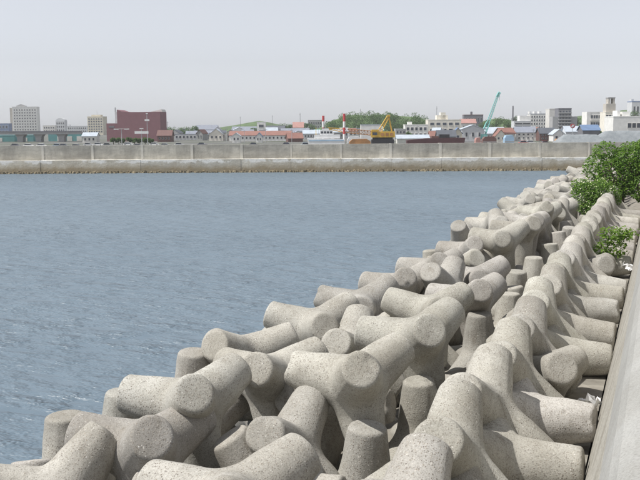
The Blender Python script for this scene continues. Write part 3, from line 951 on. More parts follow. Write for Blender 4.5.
# --- lattice helper and cranes
def lattice(p, q, w0, w1, n, t, up=Vector((0, 0, 1))):
    mb = MB(); p = Vector(p); q = Vector(q); ax = (q - p).normalized()
    s = ax.cross(up).normalized(); v = s.cross(ax)
    cs = []
    for k in range(n + 1):
        f = k / n; c = p.lerp(q, f); w_ = w0 + (w1 - w0) * f
        cs.append([c + s * (a * w_ / 2) + v * (b_ * w_ / 2) for a, b_ in ((-1, -1), (1, -1), (1, 1), (-1, 1))])
    for k in range(n):
        for e in range(4):
            mb.tube(cs[k][e], cs[k + 1][e], t, None, 5)
            mb.tube(cs[k][e], cs[k + 1][(e + 1) % 4], t * 0.65, None, 4)
            mb.tube(cs[k][e], cs[k][(e + 1) % 4], t * 0.65, None, 4)
    return mb
d = 190; u = d / 900.0
yc = empty('crawler_crane', base(383, d), RZ); tag(yc, 'yellow crawler crane with its lattice mast raised on the quay', 'crane')
def cz(py): return ztop(383, py, d)
MB().box(-11.5 * u, 12 * u, 0, 2.6, cz(137.4), cz(131.5)).build('machine_house', MW['yellow'], yc)
MB().box(-11.5 * u, -4.5 * u, -0.1, 1.0, cz(131.5), cz(129.5)).build('cab', MW['yellow'], yc)
MB().box(-10.5 * u, -6 * u, -0.13, -0.09, cz(135.0), cz(132.4)).build('window', MW['glass'], yc)
for k in range(3):
    MB().box((-2 + 4.5 * k) * u, (1 + 4.5 * k) * u, -0.05, 0.03, cz(136.0), cz(133)).build('grille', MW['orange'], yc)
MB().box(-10 * u, 10 * u, 0.3, 2.3, cz(139.2), cz(137.4)).build('turntable', MW['black'], yc)
for yy in (-0.3, 2.1):
    MB().prism([(-11 * u, 0.2), (-9 * u, 0), (9 * u, 0), (11 * u, 0.2), (11 * u, cz(139.6)), (9 * u, cz(139.2)), (-9 * u, cz(139.2)), (-11 * u, cz(139.6))], yy, yy + 0.8).build('crawler_track', MW['black'], yc)
lattice((-3 * u, 1.2, cz(131.5)), (6 * u, 1.2, cz(116)), 0.75, 0.5, 6, 0.075).build('mast', MW['yellow'], yc)
MB().tube((6 * u, 1.2, cz(116)), (9.3 * u, 1.2, cz(131.5)), 0.16, None, 6).build('back_stay', MW['yellow'], yc)
MB().box(4.3 * u, 7.4 * u, 0.8, 1.6, cz(116.6), cz(114.8)).build('mast_head', MW['yellow'], yc)
lattice((-12 * u, 1.2, cz(133)), (-41 * u, 1.2, cz(130.2)), 0.9, 0.8, 9, 0.08).build('lowered_boom', MW['orange'], yc)
lattice((-41 * u, 1.2, cz(130.2)), (-55 * u, 1.2, cz(128.2)), 0.7, 0.3, 5, 0.075).build('boom_tip', MW['yellow'], yc)

d = 260; u = d / 900.0
tc = empty('mobile_crane', base(484, d), RZ); tag(tc, 'teal crane with a tall slender lattice jib leaning over the houses', 'crane')
def tz(py): return ztop(484, py, d)
MB().box(-3.5 * u, 3.5 * u, 0, 2, tz(139.5), tz(134.0)).build('machine_house', MW['tcrane'], tc)
MB().box(-5 * u, 5 * u, 0.1, 1.9, 0, tz(139.5)).build('crawler_base', MW['black'], tc)
lattice((0, 1, tz(134.5)), (4.6 * u, 1, tz(122.5)), 1.15, 0.95, 4, 0.12).build('lower_boom', MW['tcrane'], tc)
lattice((4.6 * u, 1, tz(122.5)), (13.5 * u, 1, tz(96.5)), 0.75, 0.5, 12, 0.065).build('jib', MW['tcrane'], tc)
lattice((13.5 * u, 1, tz(96.5)), (15.6 * u, 1, tz(92.2)), 0.6, 0.5, 3, 0.13).build('jib_head', MW['tcrane'], tc)
MB().tube((15.6 * u, 1, tz(92.4)), (15.6 * u, 1, tz(100.5)), 0.05, None, 5).build('hoist_rope', MW['steel'], tc)

# --- right of the crane
block('flat_hall', 'low white flat-roofed hall in front of the wooded hill', 361, 382, 125.2, 300, 'white', 0, 0, 5, parapet='lroof')
block('grey_office', 'small grey two-storey office right of the yellow crane', 395.5, 406, 129.5, 280, 'grey', 2, 3, 5, parapet='pale')
r, w, h = block('white_flats', 'white two-storey building with dark square windows below the wood', 405, 428, 125.2, 300, 'white', 2, 5, 6, fw=0.6, roofbox=[(0.15, 0.32, 0.9)])
house('shed', 'pale sheet shed roof at the foot of the white flats', 397, 429, 138.4, 135.2, 235, 'offwhite', 'lroof', 'side', 0, 3, 0, cat='shed')
r, w, h = block('cream_school', 'wide cream three-storey building with a roof house and dark windows', 428, 461, 120.2, 330, 'lcream', 2, 5, 8, fw=0.62, fh=0.42, zlo=0.3, roofbox=[(0.28, 0.62, 1.6), (0.4, 0.55, 2.6)])
house('house', 'red-roofed low house at the foot of the cream building', 430, 439, 136.2, 131.6, 240, 'white', 'redroof', 'side', 0, 3, 1, 2)
house('house', 'dark steel-framed shed at the foot of the cream building', 438, 456, 136.4, 130.6, 235, 'dgrey', 'dkroof', 'side', 0, 4, 1, 4)
house('house', 'yellow house with a bright blue roof left of the pale gabled house', 454, 462, 132.8, 128.0, 250, 'cream', 'blueroof', 'front', 0, 3, 1, 1)
brg = empty('barge', base(436, 200), RZ); tag(brg, 'long black barge with a rusty red hull side lying behind the breakwater', 'boat')
u = 200 / 900.0
MB().prism([(-28 * u, 0.0), (28 * u, 0.0), (29.5 * u, ztop(436, 138.0, 200)), (-10 * u, ztop(436, 138.3, 200)), (-29 * u, ztop(436, 140.2, 200))], 0, 3).build('hull', MW['hull'], brg)
MB().box(4 * u, 14 * u, 0.5, 2.5, ztop(436, 138.0, 200), ztop(436, 134.5, 200)).build('deckhouse', MW['black'], brg)
MB().box(-4 * u, 3 * u, 0.5, 2.5, ztop(436, 138.2, 200), ztop(436, 136.2, 200)).build('cargo_stack', MW['brown'], brg)
house('house', 'pale blue-green house with a broad front gable beside the teal crane', 462, 484, 129.2, 125.2, 260, 'pale', 'lroof', 'front', 0, 5, 1, 3, fw=0.3)
block('far_flats', 'dark flat-roofed flats on the rise behind the salmon roof', 464, 483, 115.2, 480, 'dgrey', 2, 6, 6, roofbox=[(0.38, 0.46, 1.6)], parapet='brown')
house('house', 'house with a salmon-pink roof below the dark flats', 461, 476, 123.0, 119.0, 430, 'offwhite', 'salmon', 'side', 0, 5, 1, 4)
house('house', 'wide light blue-grey roofed shed right of the teal crane', 486, 505, 133.4, 127.4, 270, 'pale', 'lroof', 'side', 0, 6, 1, 5)
house('house', 'house with an orange-red roof and a white gable trim', 501, 516, 133.5, 128.2, 262, 'offwhite', 'redroof', 'side', 14, 5, 1, 3)
house('house', 'white front-gabled house left of the orange-red roof', 496, 506, 135.6, 130.0, 250, 'lcream', 'redroof', 'front', 0, 4, 1, 2)
house('house', 'blue-grey roofed white house with three upper windows', 516, 536, 132.4, 127.0, 265, 'white', 'greyroof', 'side', -4, 6, 2, 4)
house('house', 'dark brown house with a veranda right of the thin pole', 540, 556, 133.4, 128.2, 260, 'brown', 'dkroof', 'side', 0, 5, 2, 4)
house('house', 'white gabled house before the grey balcony flats', 553.5, 565, 134.2, 129.6, 250, 'white', 'lroof', 'front', 0, 5, 1, 2)
r, w, h = block('terrace_flats', 'stepped white terrace flats with dark horizontal bands', 514, 531, 121.6, 400, 'pale', 4, 2, 6, fw=0.92, fh=0.45)
MB().box(-w / 2 + w * 0.35, w / 2, 1.2, 6, h + 0.3, h + 2.6).build('upper_terrace', MW['white'], r)
block('white_apartments', 'white five-storey apartments with a dark roofline of dormers', 530, 546, 114.2, 420, 'white', 5, 6, 7, fw=0.5, parapet='greyroof', roofbox=[(0.0, 0.12, 1.0), (0.3, 0.45, 1.0), (0.6, 0.75, 1.0)])
block('slab_tower', 'blank white stair slab beside the grey balcony flats', 549, 557, 109.4, 400, 'offwhite', 0, 0, 7)
def balcony_flats(name, label, px0, px1, py, d, wall, floors, yaw=0.0):
    r, w, h = block(name, label, px0, px1, py, d, wall, floors, 4, 6, yaw, fw=0.8, fh=0.55)
    for k in range(floors):
        z = h * 0.12 + (h * 0.84) * (k + 0.05) / floors
        MB().box(-w / 2 + 0.05, w / 2 - 0.05, -0.75, -0.02, z - 0.12, z + h / floors * 0.22).build('balcony', MW['offwhite' if wall != 'dgrey' else 'grey'], r)
    return r, w, h
r, w, h = balcony_flats('balcony_flats', 'dark grey seven-storey flats with pale balcony bands', 558, 571, 109.0, 380, 'dgrey', 7)
MB().box(-w / 2 - 2.2, -w / 2 - 0.02, 0.5, 6, 0, h * 0.72).build('left_wing', MW['grey'], r)
MB().box(w / 2 + 0.02, w / 2 + 2.6, 0.5, 6, 0, h * 0.72).build('right_wing', MW['grey'], r)
house('house', 'white low house with a red sign panel before the balcony flats', 566, 580, 131.6, 126.6, 250, 'pale', 'lroof', 'side', 0, 5, 1, 4)
sg = empty('billboard', base(572.5, 240), RZ); tag(sg, 'small red and white round board standing above the low white house', 'sign')
MB().tube((0, 0, 0), (0, 0, ztop(572, 127, 240)), 0.06, None, 6).build('post', MW['steel'], sg)
MB().tube((0, -0.1, ztop(572, 126, 240)), (0, 0.05, ztop(572, 126, 240)), 0.62, None, 20).build('board', MW['red'], sg)
MB().prism([(-0.45, ztop(572, 127.2, 240)), (0.1, ztop(572, 127.2, 240)), (0.45, ztop(572, 124.8, 240)), (-0.1, ztop(572, 124.8, 240))], -0.14, -0.11).build('stripe', MW['paintwhite'], sg)
house('pavilion', 'open pavilion under a bright blue hipped roof', 583, 600, 130.2, 125.2, 235, 'dgrey', 'blueroof', 'side', 0, 5, 0, cat='pavilion')
r, w, h = balcony_flats('balcony_flats', 'white three-storey flats with deep balconies beside the stair tower', 590, 600.5, 112.6, 320, 'white', 3)
MB().box(-w / 2 - 1.3, -w / 2 - 0.02, -0.2, 6, 0, h + 0.3).build('end_wall', MW['white'], r)
MB().box(w / 2 + 0.02, w / 2 + 1.4, 0.1, 6, 0, h + 0.2).build('service_shaft', MW['grey'], r)
r, w, h = balcony_flats('balcony_flats', 'cream flats with a tall open-topped stair tower on the roof', 605, 617, 112.6, 300, 'lcream', 4)
d = 300; u = d / 900.0
MB().box(-4.5 * u, 4.8 * u, 1.0, 4.5, h + 0.3, ztop(611, 103.6, d)).build('stair_tower', MW['beige'], r)
for s in (-1.6, 3.2):
    MB().box((s - 0.9) * u, (s + 0.9) * u, 1.2, 3.8, ztop(611, 103.6, d), ztop(611, 98.4, d)).build('tower_post', MW['beige'], r)
MB().box(-2.8 * u, 4.4 * u, 1.1, 3.9, ztop(611, 98.4, d), ztop(611, 97.2, d)).build('tower_cap', MW['grey'], r)
r, w, h = block('white_hall', 'long white building with wide dark window bands at the right', 613, 650, 117.0, 255, 'white', 0, 0, 8, roofbox=[(0.16, 0.24, 1.6), (0.3, 0.5, 1.3)])
windows(r, -w * 0.12, w * 0.5, 0, 1, 5, h * 0.50, h * 0.78, 0.8, 0.7)
windows(r, -w * 0.12, w * 0.5, 0, 1, 5, h * 0.24, h * 0.42, 0.8, 0.5)
block('far_slab', 'pale blue-grey slab on the rise at the far right', 631, 660, 102.0, 520, 'pale', 2, 8, 8, parapet='blue', roofbox=[(0.02, 0.1, 1.2)])

# thin masts and chimneys
for pxp, y0, d, lab, rad in ((512.5, 106.0, 440, 'tall dark chimney rising above the trees', 0.45), (300.2, 112.8, 480, 'thin radio mast above the pink-roofed house', 0.12), (272.5, 115.2, 470, 'thin radio mast beside the white stair tower', 0.10),
                             (436.6, 106.4, 350, 'thin aerial mast on the cream building', 0.09), (360.4, 108.8, 520, 'thin mast on top of the wooded hill', 0.12), (539.4, 126.0, 230, 'thin utility pole in front of the brown house', 0.08), (167.8, 121.4, 420, 'utility pole among the trees right of the maroon hall', 0.14),
                             (240.4, 116.4, 520, 'faint mast on the far green hill', 0.1), (562.5, 126, 245, 'utility pole before the balcony flats', 0.06)):
    h = ztop(pxp, y0, d)
    r = empty('mast', base(pxp, d), RZ); tag(r, lab, 'mast')
    MB().tube((0, 0, 0), (0, 0, h), rad, rad * 0.7, 8).build('shaft', MW['dgrey'], r)
    MB().box(-min(rad * 3, 0.5), min(rad * 3, 0.5), -0.05, 0.05, h * 0.92, h * 0.92 + min(rad, 0.1)).build('crossarm', MW['dgrey'], r)

# gravel heaps behind the breakwater at the right
def mat_gravel():
    m, nt, b = new_mat('crushed_stone'); p = wpos(nt)
    c = ramp(nt, nz(nt, p, 1.2, 6, 0.7), [(0.3, (0.20, 0.225, 0.24)), (0.7, (0.31, 0.33, 0.345))])
    nt.links.new(c, b.inputs['Base Color']); b.inputs['Roughness'].default_value = 1.0
    bump(nt, b, nz(nt, p, 8, 5), 0.6, 0.15); return m
M_GRAV = mat_gravel()
def heap(px0, px1, py, d, label, flat):
    w = width(px0, px1, d); h = ztop((px0 + px1) / 2, py, d)
    mb = MB(); n, m_ = 40, 14
    for j in range(m_):
        for i in range(n):
            x = -w / 2 + w * i / (n - 1); y = 7.0 * j / (m_ - 1)
            e = min(1, (w / 2 - abs(x)) / (w * flat), (3.5 - abs(y - 3.5)) / 2.6)
            z = h * max(0, e) * (1 + 0.06 * noise.noise(Vector((x * 0.5, y * 0.6, d)))) + 0.1 * noise.noise(Vector((x, y, 3))) * max(0, e) - 0.02
            mb.v.append((x, y, z))
    for j in range(m_ - 1):
        for i in range(n - 1):
            a = j * n + i; mb.f.append((a, a + 1, a + n + 1, a + n))
    o = mb.build('gravel_heap', M_GRAV, smooth=True)
    o.location = base((px0 + px1) / 2, d); o.rotation_euler = (0, 0, RZ)
    tag(o, label, 'gravel heap')
heap(557, 612, 134.6, 200, 'flat-topped pale gravel heap behind the breakwater, left of the bigger heap', 0.2)
heap(594, 690, 131.0, 215, 'broad dark grey gravel heap below the white building', 0.16)

# --- cars along the quay (small, body, glasshouse, wheels)
def make_car(mat):
    r = empty('parked_car', (0, 0, 0))
    MB().prism([(-1.2, 0.18), (1.2, 0.18), (1.22, 0.42), (0.75, 0.50), (-1.15, 0.52), (-1.22, 0.40)], -0.48, 0.48).build('body', mat, r)
    MB().prism([(-0.98, 0.515), (0.62, 0.50), (0.28, 0.80), (-0.72, 0.82)], -0.42, 0.42).build('cabin', MW['glass'], r)
    MB().prism([(-0.74, 0.825), (0.30, 0.805), (0.24, 0.86), (-0.68, 0.87)], -0.41, 0.41).build('roof', mat, r)
    for x in (-0.75, 0.75):
        for y in (-0.46, 0.46):
            MB().tube((x, y - 0.07, 0.18), (x, y + 0.07, 0.18), 0.18, None, 10).build('wheel', MW['tyre'], r)
    return r
cc = {k: MW[k] for k in ('paintwhite', 'dgrey', 'lblue', 'red', 'steel')}
carspec = [(15, 'dgrey', 'dark car parked under the viaduct by the first pier'), (28, 'paintwhite', 'white car parked between the viaduct piers'), (41, 'paintwhite', 'white car parked right of the second viaduct pier'), (57, 'lblue', 'light blue car parked before the long teal warehouse'),
           (63.5, 'dgrey', 'dark car parked before the long teal warehouse'), (76, 'paintwhite', 'white car parked at the end of the teal warehouse'), (88, 'paintwhite', 'white car parked before the pale little house'), (98, 'paintwhite', 'white car parked at the left end of the maroon hall'),
           (107, 'steel', 'silver car parked below the maroon side wing'), (128, 'paintwhite', 'white car parked before the hedge of the maroon hall'), (138, 'dgrey', 'dark car parked before the hedge of the maroon hall'), (154, 'paintwhite', 'white car parked at the right end of the hedge'), (165, 'steel', 'silver car parked before the brown annex'),
           (179, 'paintwhite', 'white car parked before the grey terrace'), (202, 'dgrey', 'dark car parked below the grey houses'), (254, 'dgrey', 'dark car parked before the long white shed'), (287, 'dgrey', 'dark car parked left of the rust-red shed'), (306, 'lblue', 'light blue car parked left of the work boat'),
           (524, 'red', 'red car parked below the white house with three windows'), (546, 'red', 'red car parked before the dark brown house'), (531, 'paintwhite', 'white car parked beside a red car below the white house')]
for pxp, mk, lab in carspec:
    d = 205 + (pxp * 7 % 23)
    r = make_car(cc[mk]); r.location = base(pxp, d); r.rotation_euler = (0, 0, RZ + math.radians((pxp * 13) % 24 - 12))
    tag(r, lab, 'car', 'cars parked behind the breakwater')
# tarpaulin heaps and skips on the quay
for (a, b_, y, d, mk, nm, lab, ct) in ((505, 514.5, 135.0, 215, 'lblue', 'tarpaulin_stack', 'light blue tarpaulin-covered stack on the quay', 'stack'), (483, 497, 136.4, 215, 'brown', 'scrap_skip', 'long rusty brown skip on the quay below the teal crane', 'skip'),
                                   (347, 362, 136.5, 200, 'paintwhite', 'cabin', 'white site cabin between striped pole and yellow crane', 'cabin'), (349, 371, 138.8, 185, 'orange', 'pipe_stack', 'orange pile of steel on the quay left of the yellow crane', 'stack'),
                                   (557, 563, 138.6, 205, 'orange', 'digger_bucket', 'small orange bucket beside the gravel heap', 'bucket'), (476, 481, 137.6, 205, 'salmon', 'drum_stack', 'small salmon-pink stack on the quay beside the teal crane', 'stack')):
    w = width(a, b_, d); h = ztop((a + b_) / 2, y, d)
    r = empty(nm, base((a + b_) / 2, d), RZ); tag(r, lab, ct)
    MB().prism([(-w / 2, 0), (w / 2, 0), (w / 2 * 0.96, h * 0.7), (w * 0.3, h), (-w * 0.34, h * 0.96), (-w / 2 * 0.97, h * 0.66)], 0, 2.2).build('body', MW[mk], r)
    MB().box(-w / 2 * 0.98, w / 2 * 0.98, -0.06, 2.26, h * 0.28, h * 0.36).build('band', MW['steel'], r)

# --- crowded small houses filling the town between the larger buildings
rh = random.Random(17)
RN = {'greyroof': 'grey', 'lroof': 'light metal', 'dkroof': 'dark tiled', 'redroof': 'red tiled', 'tealroof': 'pale teal', 'brown': 'brown'}
WN = {'white': 'white', 'pale': 'pale grey', 'offwhite': 'off-white', 'lcream': 'cream', 'grey': 'grey'}
px = 170.0
while px < 640:
    wp = rh.uniform(6, 12)
    ro = rh.choice(['greyroof', 'greyroof', 'lroof', 'dkroof', 'dkroof', 'redroof', 'tealroof', 'brown']); wa = rh.choice(['white', 'pale', 'offwhite', 'lcream', 'grey'])
    d = rh.uniform(300, 420); ye = 131.5 + rh.uniform(-1.5, 2.5)
    gb = rh.choice(['side', 'side', 'front'])
    if not (376 < px < 392):
        house('house', 'small %s house under a %s roof, %s to the quay' % (WN[wa], RN[ro], 'gable' if gb == 'front' else 'long side'), px, px + wp, ye, ye - rh.uniform(2.2, 3.6), d, wa, ro, gb, rh.uniform(-15, 15), rh.uniform(4, 6), 1, rh.choice([2, 3]), group='%s houses with %s roofs, %s' % (WN[wa], RN[ro], gb))
    px += wp * rh.uniform(0.7, 1.3)
for k in range(16):
    pxp = 172 + k * 24 + rh.uniform(-8, 8)
    d = rh.uniform(240, 330); h = ztop(pxp, rh.uniform(124, 130), d)
    r = empty('utility_pole', base(pxp, d), RZ); tag(r, 'slender grey utility pole among the small town houses', 'utility pole', 'utility poles among the houses')
    MB().tube((0, 0, 0), (0, 0, h), 0.07, 0.05, 7).build('shaft', MW['steel'], r)
    MB().box(-0.5, 0.5, -0.04, 0.04, h * 0.9, h * 0.9 + 0.07).build('crossarm', MW['dgrey'], r)

# ------------------------------------------------------------------ foliage
def mat_leaf(name, c0, c1, c2):
    m, nt, b = new_mat(name)
    p = wpos(nt)
    oi = N(nt, 'ShaderNodeObjectInfo')
    g = N(nt, 'ShaderNodeNewGeometry')
    c = ramp(nt, g.outputs['Random Per Island'], [(0.0, c0), (0.5, c1), (1.0, c2)])
    nt.links.new(c, b.inputs['Base Color'])
    b.inputs['Roughness'].default_value = 0.55
    tr = N(nt, 'ShaderNodeBsdfTranslucent')
    nt.links.new(c, tr.inputs['Color'])
    mx = N(nt, 'ShaderNodeMixShader'); mx.inputs[0].default_value = 0.48
    nt.links.new(b.outputs[0], mx.inputs[1]); nt.links.new(tr.outputs[0], mx.inputs[2])
    nt.links.new(mx.outputs[0], nt.nodes['Material Output'].inputs['Surface'])
    return m
M_LEAF = mat_leaf('fresh_leaf', (0.075, 0.165, 0.018), (0.125, 0.245, 0.028), (0.20, 0.34, 0.05))
M_LEAF2 = mat_leaf('yellow_green_leaf', (0.10, 0.19, 0.02), (0.17, 0.29, 0.035), (0.25, 0.38, 0.06))
M_LEAFD = mat_leaf('wood_leaf', (0.070, 0.140, 0.035), (0.095, 0.18, 0.045), (0.135, 0.23, 0.065))
M_FLOW = mat_plain('cream_blossom', (0.60, 0.62, 0.40), 0.7, 0.1, 5)
M_BARK = mat_plain('bark', (0.10, 0.075, 0.05), 0.9, 0.3, 6)

def leaf_cloud(rn, lobes, n, size, flat=0.45, aspect=0.5, shell=0.55):
    """n leaves spread through the outer part of several lobes (cx,cy,cz,rx,ry,rz)"""
    vs, fs = [], []
    wts = [l[3] * l[4] * l[5] for l in lobes]
    for _ in range(n):
        cx, cy, cz, rx, ry, rz = rn.choices(lobes, wts)[0]
        v = Vector((rn.gauss(0, 1), rn.gauss(0, 1), rn.gauss(0, 1))).normalized()
        k = shell + (1 - shell) * rn.random() ** 0.6
        k *= 1 + 0.25 * noise.noise(v * 2.3 + Vector((cx, cy, cz)))
        c = Vector((cx + v.x * rx * k, cy + v.y * ry * k, cz + v.z * rz * k))
        nrm = (v * 0.5 + Vector((rn.uniform(-1, 1), rn.uniform(-1, 1), rn.uniform(-0.2, 1) + flat))).normalized()
        t = nrm.orthogonal().normalized(); t = Quaternion(nrm, rn.uniform(0, 6.28)) @ t
        s = nrm.cross(t); L_ = size * rn.uniform(0.6, 1.25); W_ = L_ * aspect
        b = len(vs)
        tip = c + t * L_ * 0.5 - nrm * L_ * 0.1
        vs += [tuple(c - t * L_ * 0.5), tuple(c + s * W_ * 0.5 + nrm * W_ * 0.12), tuple(tip), tuple(c - s * W_ * 0.5 + nrm * W_ * 0.12)]
        fs += [(b, b + 1, b + 2), (b, b + 2, b + 3)]
    return vs, fs
def leaf_obj(name, vf, mat, parent):
    me = bpy.data.meshes.new(name); me.from_pydata(vf[0], [], vf[1]); me.update()
    return link(name, me, mat, parent)
def branches(mb, rn, p, d, ln, r, depth):
    q = p + d * ln
    mb.tube(p, q, r, r * 0.65, 6)
    if depth == 0: return
    for k in range(3 if depth > 1 else 2):
        nd = (d + Vector((rn.uniform(-0.8, 0.8), rn.uniform(-0.8, 0.8), rn.uniform(-0.1, 0.5)))).normalized()
        branches(mb, rn, p.lerp(q, rn.uniform(0.6, 1)), nd, ln * rn.uniform(0.6, 0.85), r * 0.6, depth - 1)

rl = random.Random(21)
# big green tree at the end of the straight row
tr = empty('broadleaf_tree', (-1.0, 45.0, 1.75)); tag(tr, 'dense bright green tree growing at the end of the straight tetrapod row', 'tree')
for k in range(5):
    mb = MB()
    branches(mb, rl, Vector((rl.uniform(-1.2, 1.6), rl.uniform(-0.5, 0.8), 0)), Vector((rl.uniform(-0.35, 0.35), rl.uniform(-0.3, 0.3), 1)).normalized(), 1.0, 0.07, 3)
    mb.build('trunk', M_BARK, tr, True)
lob = [(-2.0, 0.3, 1.7, 0.6, 0.8, 0.6), (-1.6, 0.3, 2.4, 0.6, 0.7, 0.4), (-1.0, 0, 1.3, 1.0, 1.0, 0.9), (-0.3, 0.4, 2.0, 1.1, 1.1, 0.8), (0.7, 0, 2.2, 1.2, 1.1, 0.9), (1.9, 0.2, 2.0, 1.3, 1.2, 1.0), (0.5, -0.3, 1.1, 1.2, 1.0, 1.0), (1.8, -0.2, 0.9, 1.3, 1.0, 1.0), (-1.4, 0.4, 0.7, 0.8, 0.9, 0.7), (1.2, 0.6, 2.7, 0.9, 0.9, 0.5), (3.0, 0.4, 1.6, 1.2, 1.2, 1.2), (-0.9, 0.3, 2.05, 0.5, 0.6, 0.4)]
leaf_obj('crown', leaf_cloud(rl, [(l[0], l[1], l[2] * 1.12, l[3], l[4], l[5] * 1.1) for l in lob], 20000, 0.15, 0.5, 0.62), M_LEAF, tr)
leaf_obj('young_shoots', leaf_cloud(rl, [(l[0], l[1] - 0.1, l[2] + 0.12, l[3] * 1.03, l[4], l[5] * 1.05) for l in lob], 4500, 0.13, 0.8, 0.55, 0.92), M_LEAF2, tr)['kind'] = 'stuff'
# flowering shrub left of it
sh = empty('flowering_shrub', (-2.8, 40.5, 1.75)); tag(sh, 'low shrub with cream blossom between the tetrapod heap and the ridge', 'shrub')
for k in range(5):
    mb = MB()
    branches(mb, rl, Vector((rl.uniform(-0.4, 0.4), rl.uniform(-0.4, 0.4), 0)), Vector((rl.uniform(-0.5, 0.5), rl.uniform(-0.5, 0.5), 1)).normalized(), 0.45, 0.03, 2)
    mb.build('stem', M_BARK, sh, True)
ls = [(-0.3, 0, 0.9, 0.6, 0.7, 0.55), (0.35, 0, 1.05, 0.65, 0.7, 0.5), (0.1, -0.4, 0.45, 0.7, 0.6, 0.5), (-0.5, 0.2, 1.25, 0.45, 0.5, 0.35), (0.75, 0.4, 0.8, 0.5, 0.6, 0.5)]
leaf_obj('crown', leaf_cloud(rl, ls, 5200, 0.105, 0.5, 0.6, 0.4), M_LEAF, sh)
leaf_obj('young_shoots', leaf_cloud(rl, ls, 700, 0.12, 0.8, 0.55, 0.85), M_LEAF2, sh)['kind'] = 'stuff'
leaf_obj('blossom', leaf_cloud(rl, [(l[0], l[1] - 0.05, l[2] + 0.08, l[3], l[4], l[5]) for l in ls[:4]], 520, 0.06, 0.9, 0.9, 0.93), M_FLOW, sh)['kind'] = 'stuff'
# leafy plant in the gap by the wall
pl = empty('leafy_plant', (-1.2, 25.9, 1.35)); tag(pl, 'small bright yellow-green plant growing among the legs beside the seawall', 'plant')
for k in range(7):
    mb = MB()
    d_ = Vector((rl.uniform(-0.6, 0.6), rl.uniform(-0.4, 0.4), 1)).normalized()
    mb.tube(Vector((rl.uniform(-0.08, 0.08), 0, 0)), d_ * rl.uniform(0.8, 1.3), 0.015, 0.006, 5)
    mb.build('stem', M_BARK, pl)
lp = [(0, 0, 1.25, 0.40, 0.35, 0.26), (-0.25, -0.1, 0.75, 0.30, 0.3, 0.34), (0.35, 0, 1.3, 0.34, 0.3, 0.2), (-0.28, 0, 0.3, 0.22, 0.25, 0.3), (0.1, -0.1, 0.9, 0.3, 0.25, 0.3)]
leaf_obj('foliage', leaf_cloud(rl, lp, 900, 0.115, 0.6, 0.6, 0.3), M_LEAF2, pl)

# wooded hill and trees of the town: clumped crowns on trunks
def town_tree(px, py, d, wpx, label, group, mat=M_LEAFD, seed=0, name='town_tree'):
    rn = random.Random(seed); h = ztop(px, py, d); w = width(0, wpx, d)
    r = empty(name, base(px, d), 0); tag(r, label, 'tree', group)
    mb = MB(); mb.tube((0, 0, 0), (0, 0, h * 0.75), 0.035 * h + 0.05, 0.02 * h, 7); mb.build('trunk', M_BARK, r)
    lb = []
    for k in range(7):
        a = rn.uniform(0, 6.28); q = rn.uniform(0.1, 0.34) * w
        z = h * rn.uniform(0.45, 0.82)
        rr = w * rn.uniform(0.20, 0.30)
        lb.append((q * math.cos(a), q * math.sin(a), z, rr, rr, min(h - z, rr * 0.9) if h - z > 0.2 else 0.2))
    leaf_obj('crown', leaf_cloud(rn, lb, 620, max(0.36, d / 900.0 * 0.95), 0.5, 0.8, 0.5), mat, r)
def hill(name, px0, px1, prof, d, depth):
    w0 = width(px0, px1, d); mb = MB(); n, m_ = 50, 10
    for j in range(m_):
        for i in range(n):
            px = px0 + (px1 - px0) * i / (n - 1)
            py = np.interp(px, [q[0] for q in prof], [q[1] for q in prof])
            h = ztop(px, py, d)
            e = math.sin(math.pi * (j / (m_ - 1)) * 0.98 + 0.02)
            mb.v.append((-w0 / 2 + w0 * i / (n - 1), depth * j / (m_ - 1), max(-0.5, h * min(1, e * 1.3) - 0.3)))
    for j in range(m_ - 1):
        for i in range(n - 1):
            a = j * n + i; mb.f.append((a, a + 1, a + n + 1, a + n))
    o = mb.build(name, M_HILL, smooth=True); o.location = base((px0 + px1) / 2, d); o.rotation_euler = (0, 0, RZ)
    tag(o, kind='structure'); return o
M_HILL = mat_plain('hill_green', (0.085, 0.135, 0.05), 0.95, 0.35, 0.12)
PROF = [(318, 128), (330, 121), (345, 115.5), (355, 113.8), (370, 114.5), (385, 113.5), (400, 115), (412, 115.5), (425, 117), (436, 121)]
hill('hill', 316, 440, PROF, 470, 60)
hill('hill', 215, 285, [(215, 127), (232, 124.5), (245, 122), (256, 120.2), (264, 121.4), (285, 126)], 640, 90)
hill('hill', 476, 526, [(476, 126), (490, 121), (505, 117.5), (516, 119), (526, 124)], 520, 50)
hill('hill', 560, 680, [(560, 124), (585, 117), (620, 112), (650, 108), (680, 112)], 600, 80)
# the wood on the hill reads as one canopy: crowns in one mass
def wood(name, label, pts, d, jit, seed, size):
    rn = random.Random(seed); lobes = []; b0 = base(380, d)
    for (px, py, wp) in pts:
        dd = d + rn.uniform(-jit, jit)
        c = ray_pt(px, py, dd); r_ = width(0, wp, dd) / 2
        c = c - b0
        lobes.append((c.x, c.y, c.z - r_ * 0.75, r_, r_, r_ * 0.85))
    o = leaf_obj(name, leaf_cloud(rn, lobes, 26000, size, 0.5, 0.85, 0.7), M_LEAFD, None); o.location = b0
    tag(o, label, 'wood', None, 'stuff')
rw = random.Random(4); pts = []
for k in range(120):
    px = rw.uniform(326, 428); t = rw.random()
    top = np.interp(px, [q[0] for q in PROF], [q[1] for q in PROF]) - 1.6 + rw.uniform(-1.2, 1.2)
    pts.append((px, top + t * max(2, 129 - top), rw.uniform(7, 12)))
pts += [(371, 110.6, 9), (386, 111.5, 8), (352, 111.8, 9), (342, 113.5, 8), (415, 112.6, 9), (406, 114, 9), (362, 112.2, 9), (395, 113, 9), (424, 115, 8)]
wood('woodland', 'rounded green wood on the hill behind the yellow crane', pts, 450, 10, 9, 0.5)
